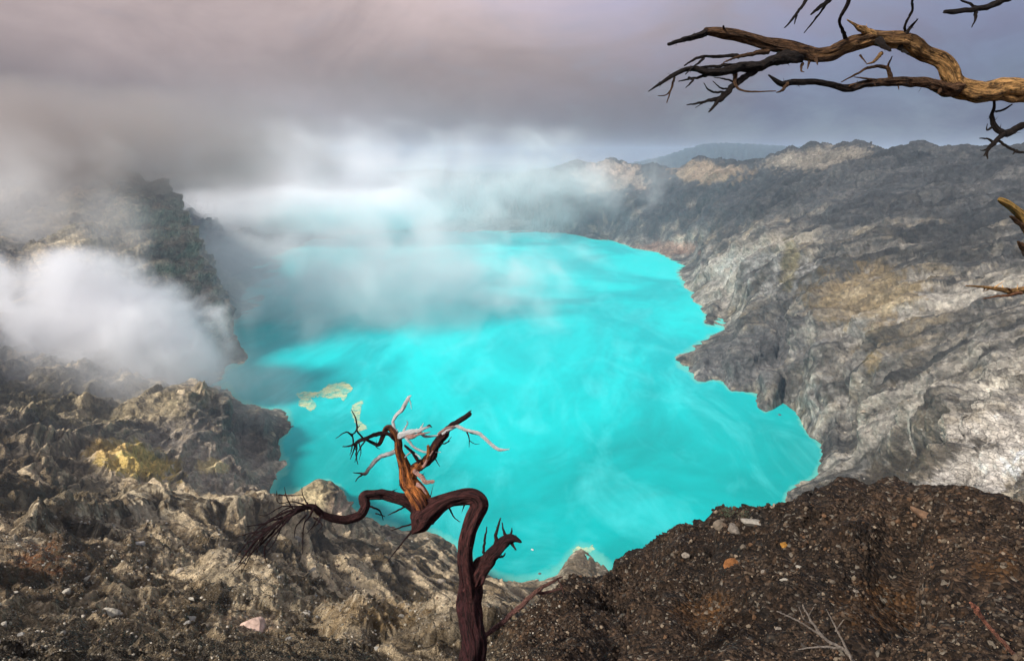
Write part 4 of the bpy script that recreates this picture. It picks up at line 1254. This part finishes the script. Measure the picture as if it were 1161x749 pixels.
# named stones one can point to
put_rock(rock_mesh(50, (.40, .36, .29), .55), 122, 697, 26, 'pale tan boulder lying on the dark lower left slope')
put_rock(rock_mesh(51, (.50, .35, .28), .5), 285, 712, 40, 'pinkish flat boulder at the foot of the pale ridge, lower left', tilt=.1)
put_rock(rock_mesh(52, (.36, .33, .28), .6), 215, 701, 16, 'small grey rock between the tan boulder and the pinkish boulder')
put_rock(rock_mesh(53, (.36, .33, .30), .45), 155, 617, 22, 'flat grey slab on the left slope beside the ravine')
put_rock(rock_mesh(54, (.30, .27, .23), .35), 862, 592, 34, 'flat grey slab on the crest of the dark gravel mound', tilt=.12, sc=(1, .7, 1))
put_rock(rock_mesh(55, (.20, .17, .14), .45), 838, 604, 26, 'brown flat stone just below the grey slab on the mound', tilt=.12)
put_rock(rock_mesh(56, (.15, .12, .09), .4), 822, 594, 24, 'dark flat stone on the mound crest near the small shrubs', tilt=.12)
put_rock(rock_mesh(57, (.34, .16, .03), .6), 890, 619, 13, 'bright orange stone in the dark gravel below the crest')
put_rock(rock_mesh(58, (.22, .09, .03), .45), 832, 640, 34, 'rust red slab set in the dark gravel of the mound', tilt=.2)
put_rock(rock_mesh(59, (.17, .10, .06), .35), 1052, 584, 52, 'wide brown slab on the mound crest right of the centre', tilt=.1, sc=(1, .5, 1))
put_rock(rock_mesh(60, (.50, .45, .38), .5), 900, 660, 11, 'small whitish stone on the dark gravel slope')
put_rock(rock_mesh(61, (.48, .43, .36), .5), 910, 646, 10, 'small whitish stone just above another on the dark gravel')
put_rock(rock_mesh(62, (.13, .12, .12), .5), 824, 433, 16, 'dark rock islet in the water off the right headland', onlake=True, name='rock_islet', sink=.5, sc=(1, .7, .7))
put_rock(rock_mesh(63, (.13, .12, .11), .5), 338, 524, 12, 'small brown rock islet off the left promontory, the left one', onlake=True, name='rock_islet', sink=.5, sc=(1, .6, .6), rotz=.3)
put_rock(rock_mesh(64, (.13, .12, .11), .5), 348, 518, 9, 'small brown rock islet off the left promontory, the right one', onlake=True, name='rock_islet', sink=.5, sc=(1, .5, .6), rotz=.3)
put_rock(rock_mesh(65, (.45, .45, .42), .5), 604, 623, 7, 'pale stone standing in the shallow water below the lake centre', onlake=True, name='rock_islet', sink=.4)
put_rock(rock_mesh(66, (.12, .12, .11), .5), 612, 650, 6, 'dark stone in the shallows by the near shore', onlake=True, name='rock_islet', sink=.4)
put_rock(rock_mesh(67, (.11, .11, .11), .4), 330, 484, 22, 'dark flat reef at the tip of the left promontory', onlake=True, name='rock_islet', sink=.35, sc=(1, .6, .8), rotz=.5)
put_rock(rock_mesh(68, (.11, .11, .12), .5), 884, 470, 8, 'dark rock islet close to the right shore', onlake=True, name='rock_islet', sink=.4)
scattered = []


def size_word(v, a, b):
    return 'small' if v <= a else ('middling' if v <= b else 'large')


def scatter(me, px, py, sz, label, group):
    o = put_rock(me, px, py, sz, label, group)
    if o:
        scattered.append((label, px, o))


for i in range(44):
    px, py = rnd.uniform(0, 520), 592 + 148 * rnd.random() ** .8
    sz = rnd.choice((5, 7, 9, 12))
    cw = ('grey', 'pale tan', 'dark grey', 'light brown')[i % 4]
    c_ = 'near the left edge' if px < 112 else ('around the pale tan boulder' if px < 224 else ('left of the drooping branch tips' if px < 300 else ('under the drooping tree branch' if px < 420 else 'left of the tree trunk')))
    r_w = 'upper' if py < 645 else ('middle' if py < 695 else 'lowest')
    scatter(slope_m[i % 8], px, py, sz, '%s %s rock, %s left slope, %s' % (size_word(sz, 5, 9), cw, r_w, c_), 'rocks strewn on the left slope')
for i in range(34):
    px = rnd.uniform(690, 1155)
    py = rnd.uniform(595, 740)
    if py < 655 - (px - 680) * .35:
        continue
    sz = rnd.choice((5, 6, 8, 10, 13))
    cw = ('dark brown', 'brown', 'pale brown', 'blackish')[i % 4]
    c_ = ('at its left end', 'below the green shrubs', 'above the dry shrub', 'beside the gully', 'near the reddish stick')[min(4, int((px - 690) // 93))]
    r_w = 'just under the crest' if py < 640 else ('halfway down' if py < 690 else 'at the foot')
    scatter(dark_m[i % 8], px, py, sz, '%s %s stone on the mound, %s, %s' % (size_word(sz, 6, 9), cw, r_w, c_), 'stones bedded in the gravel mound')
for i in range(20):
    px, py = rnd.uniform(900, 1160), rnd.uniform(450, 560)
    sz = rnd.choice((4, 5, 6, 8))
    cw = ('grey', 'pale tan', 'dark grey', 'light brown')[(i * 3) % 4]
    c_ = 'near the turquoise shore' if px < 975 else ('around the dark ravine' if px < 1060 else 'on the pale slab')
    scatter(slope_m[(i * 3) % 8], px, py, sz, '%s %s block, %s right wall, %s' % (size_word(sz, 4, 6), cw, 'higher' if py < 505 else 'lower', c_), 'blocks on the right crater wall')
NUM = {2: 'two', 3: 'three', 4: 'four', 5: 'five', 6: 'six'}
for lab in {l for l, _, _ in scattered}:
    same = sorted([(x, o.name, o) for l, x, o in scattered if l == lab])
    n_ = len(same)
    if n_ > 1:
        for k, (x, _, o) in enumerate(same):
            w_ = 'left one' if (n_ == 2 and k == 0) else ('right one' if n_ == 2 else ('leftmost' if k == 0 else ('rightmost' if k == n_ - 1 else ('second from left' if k == 1 else 'third from left'))))
            o['label'] = lab + ', ' + w_


# loose gravel: far too many stones to count
def gravel(name, label, count, region, smin, smax, pal, seed):
    r_ = np.random.default_rng(seed)
    V0, F0 = ICO[1]
    Vs, Fs, Cs = [], [], []
    x0, x1, y0, y1 = region
    k_ = 0
    vol = 0
    cx_, cy_ = r_.uniform(x0, x1, count * 5), r_.uniform(y0, y1, count * 5)
    keep = perlin(np.stack([cx_ / 60, cy_ / 34, cx_ * 0 + seed], -1)) + .6 * perlin(np.stack([cx_ / 17, cy_ / 10, cx_ * 0 + seed + 5], -1)) > r_.uniform(-.45, .25, count * 5)
    for px, py in zip(cx_[keep], cy_[keep]):
        if k_ >= count:
            break
        res = place(px, py)
        if res is None:
            continue
        p, nrm = res
        rg = math.hypot(p[0], p[1])
        if rg > vol_max or p[2] < 1:
            continue
        s_ = smin * (smax / smin) ** (r_.random() ** 2.6) * max(rg / 9, .6)
        V = V0 * (1 + r_.uniform(-.28, .28, (len(V0), 1))) * r_.uniform(.4, 1.15, 3)
        a_ = r_.uniform(0, 6.28)
        c_, sn_ = math.cos(a_), math.sin(a_)
        V = V @ np.array([[c_, -sn_, 0], [sn_, c_, 0], [0, 0, 1]])
        Vs.append(V * s_ + p + nrm * s_ * .25)
        Fs.append(F0 + 12 * k_)
        c = np.array(pal[int(r_.integers(len(pal)))]) * r_.uniform(.6, 1.35)
        Cs.append(np.ones((len(V0), 3)) * c)
        k_ += 1
    V0n = len(V0)
    Fs = [F0 + V0n * i for i in range(len(Vs))]
    return obj(name, mesh_np(name, np.concatenate(Vs), np.concatenate(Fs), False, np.concatenate(Cs)), ROCK, label=label, kind='stuff')


vol_max = 22
gravel('gravel', 'loose dark gravel with paler chips covering the near mound', 17000, (560, 1200, 556, 775), 0.005, .040,
       [(.05, .034, .023), (.07, .046, .030), (.09, .062, .042), (.035, .023, .016), (.10, .07, .047), (.20, .155, .11), (.03, .020, .013), (.045, .030, .020), (.04, .027, .018), (.03, .02, .014), (.055, .036, .024), (.10, .055, .03)], 3)
vol_max = 150
gravel('scree', 'scree of small tan and brown stones on the left slope', 9000, (-20, 640, 585, 765), .004, .026,
       [(.12, .10, .075), (.20, .17, .13), (.30, .27, .21), (.08, .065, .05), (.42, .37, .30), (.16, .11, .07)], 4)


# ------------------------------------------------------------------ sulphur floating on the lake
def slick(name, label, pts_, seed):
    """closed outline in frame pixels, laid on the water as a thin crust"""
    import bmesh
    out = []
    n_ = len(pts_)
    for i in range(n_):
        (xa, ya), (xb, yb) = pts_[i], pts_[(i + 1) % n_]
        for s in range(16):
            u = s / 16
            out.append((xa + (xb - xa) * u, ya + (yb - ya) * u))
    Wp = []
    for i, (x, y) in enumerate(out):
        nx = float(perlin(np.array([[x * .45 + seed, y * .45, 0.5]]))[0])
        ny = float(perlin(np.array([[x * .45 + seed, y * .45, 7.5]]))[0])
        nx2 = float(perlin(np.array([[x * 1.4 + seed, y * 1.4, 3.5]]))[0])
        ny2 = float(perlin(np.array([[x * 1.4 + seed, y * 1.4, 9.5]]))[0])
        a, q_ = ray(x + nx * 2.6 + nx2 * 1.3, y + ny * 2.0 + ny2 * 1.0)
        r_ = H / q_
        Wp.append((r_ * math.sin(a), r_ * math.cos(a)))
    bm = bmesh.new()
    top = [bm.verts.new((x, y, .06)) for x, y in Wp]
    f = bm.faces.new(top)
    ret = bmesh.ops.extrude_face_region(bm, geom=[f])
    for v in ret['geom']:
        if isinstance(v, bmesh.types.BMVert):
            v.co.z = -.02
    bmesh.ops.recalc_face_normals(bm, faces=bm.faces)
    me = bpy.data.meshes.new(name)
    bm.to_mesh(me)
    bm.free()
    return obj(name, me, SULPHUR, label=label, cat='sulphur crust')


SULPHUR, t = new_mat('floating_sulphur')
pos = t.node('ShaderNodeNewGeometry').outputs['Position']
nf = t.noise(pos, .16, 5, .65)
c = t.mix(t.maprange(nf, .38, .60), (.12, .52, .42), (.56, .58, .32))
al = t.maprange(t.noise(pos, .30, 7, .7, .8), .34, .46)
bs = t.node('ShaderNodeBsdfPrincipled', {'Base Color': c, 'Roughness': .9, 'Specular IOR Level': .1, 'Alpha': al})
t.node('ShaderNodeOutputMaterial', {0: bs.outputs[0]})
slick('sulphur_crust', 'long pale yellow sulphur crust floating left of the tree top',
      [(334, 447), (345, 444), (362, 444), (374, 435), (392, 433), (399, 440), (394, 447), (390, 456), (386, 450), (374, 452), (362, 449), (352, 451), (360, 460), (352, 467), (346, 461), (338, 460), (341, 452)], 1.0)
slick('sulphur_crust', 'narrow yellow sulphur crust floating right behind the leftmost twig of the tree',
      [(400, 458), (412, 453), (409, 464), (408, 476), (417, 486), (406, 489), (402, 478), (398, 468)], 5.0)
slick('sulphur_crust', 'small ragged yellow sulphur crust by the sandy spit on the near shore',
      [(649, 622), (656, 619), (662, 622), (672, 617), (673, 623), (664, 630), (656, 634), (650, 628)], 9.0)

# small green shrubs on the crest of the mound
LEAF, t = new_mat('shrub_leaf')
pos = t.node('ShaderNodeNewGeometry').outputs['Position']
c = t.mix(t.noise(pos, 20, 3), (.025, .04, .02), (.06, .08, .035))
bs = t.node('ShaderNodeBsdfPrincipled', {'Base Color': c, 'Roughness': .8})
t.node('ShaderNodeOutputMaterial', {0: bs.outputs[0]})
for px, py, hpx, lab in ((829, 590, 11, 'tiny dark green shrub on the mound crest, the left of two'), (850, 590, 9, 'tiny dark green shrub on the mound crest, the right of two')):
    e, dep = ground_thing('small_shrub', lab, 'shrub', px, py)
    base = np.array(e.location)
    s_ = hpx * dep / FPX
    V, F_ = [], []
    for i in range(130):
        v = np.array([rnd.gauss(0, .42), rnd.gauss(0, .42), rnd.uniform(.15, 1.0)]) * s_
        a_ = rnd.uniform(0, 6.28)
        l_ = s_ * rnd.uniform(.10, .2)
        d_ = np.array([math.cos(a_), math.sin(a_), rnd.uniform(-.3, .8)]) * l_
        w_ = np.array([-math.sin(a_), math.cos(a_), rnd.uniform(-.4, .4)]) * l_ * .35
        b0 = len(V)
        V += [v, v + d_ * .5 + w_, v + d_, v + d_ * .5 - w_]
        F_.append((b0, b0 + 1, b0 + 2, b0 + 3))
    obj('foliage', mesh_np('foliage', V, F_, False), LEAF, e)
    for i in range(3):
        a_ = rnd.uniform(0, 6.28)
        me = tube([base + (0, 0, -.02), base + np.array([math.cos(a_) * .15, math.sin(a_) * .15, .4]) * s_, base + np.array([math.cos(a_) * .35, math.sin(a_) * .35, .85]) * s_], [.006, .004, .002], BROWN, ns=6, name='stem')
        me.transform(__import__('mathutils').Matrix.Translation(-Vector(base)))
        obj('stem', me, WOOD, e)
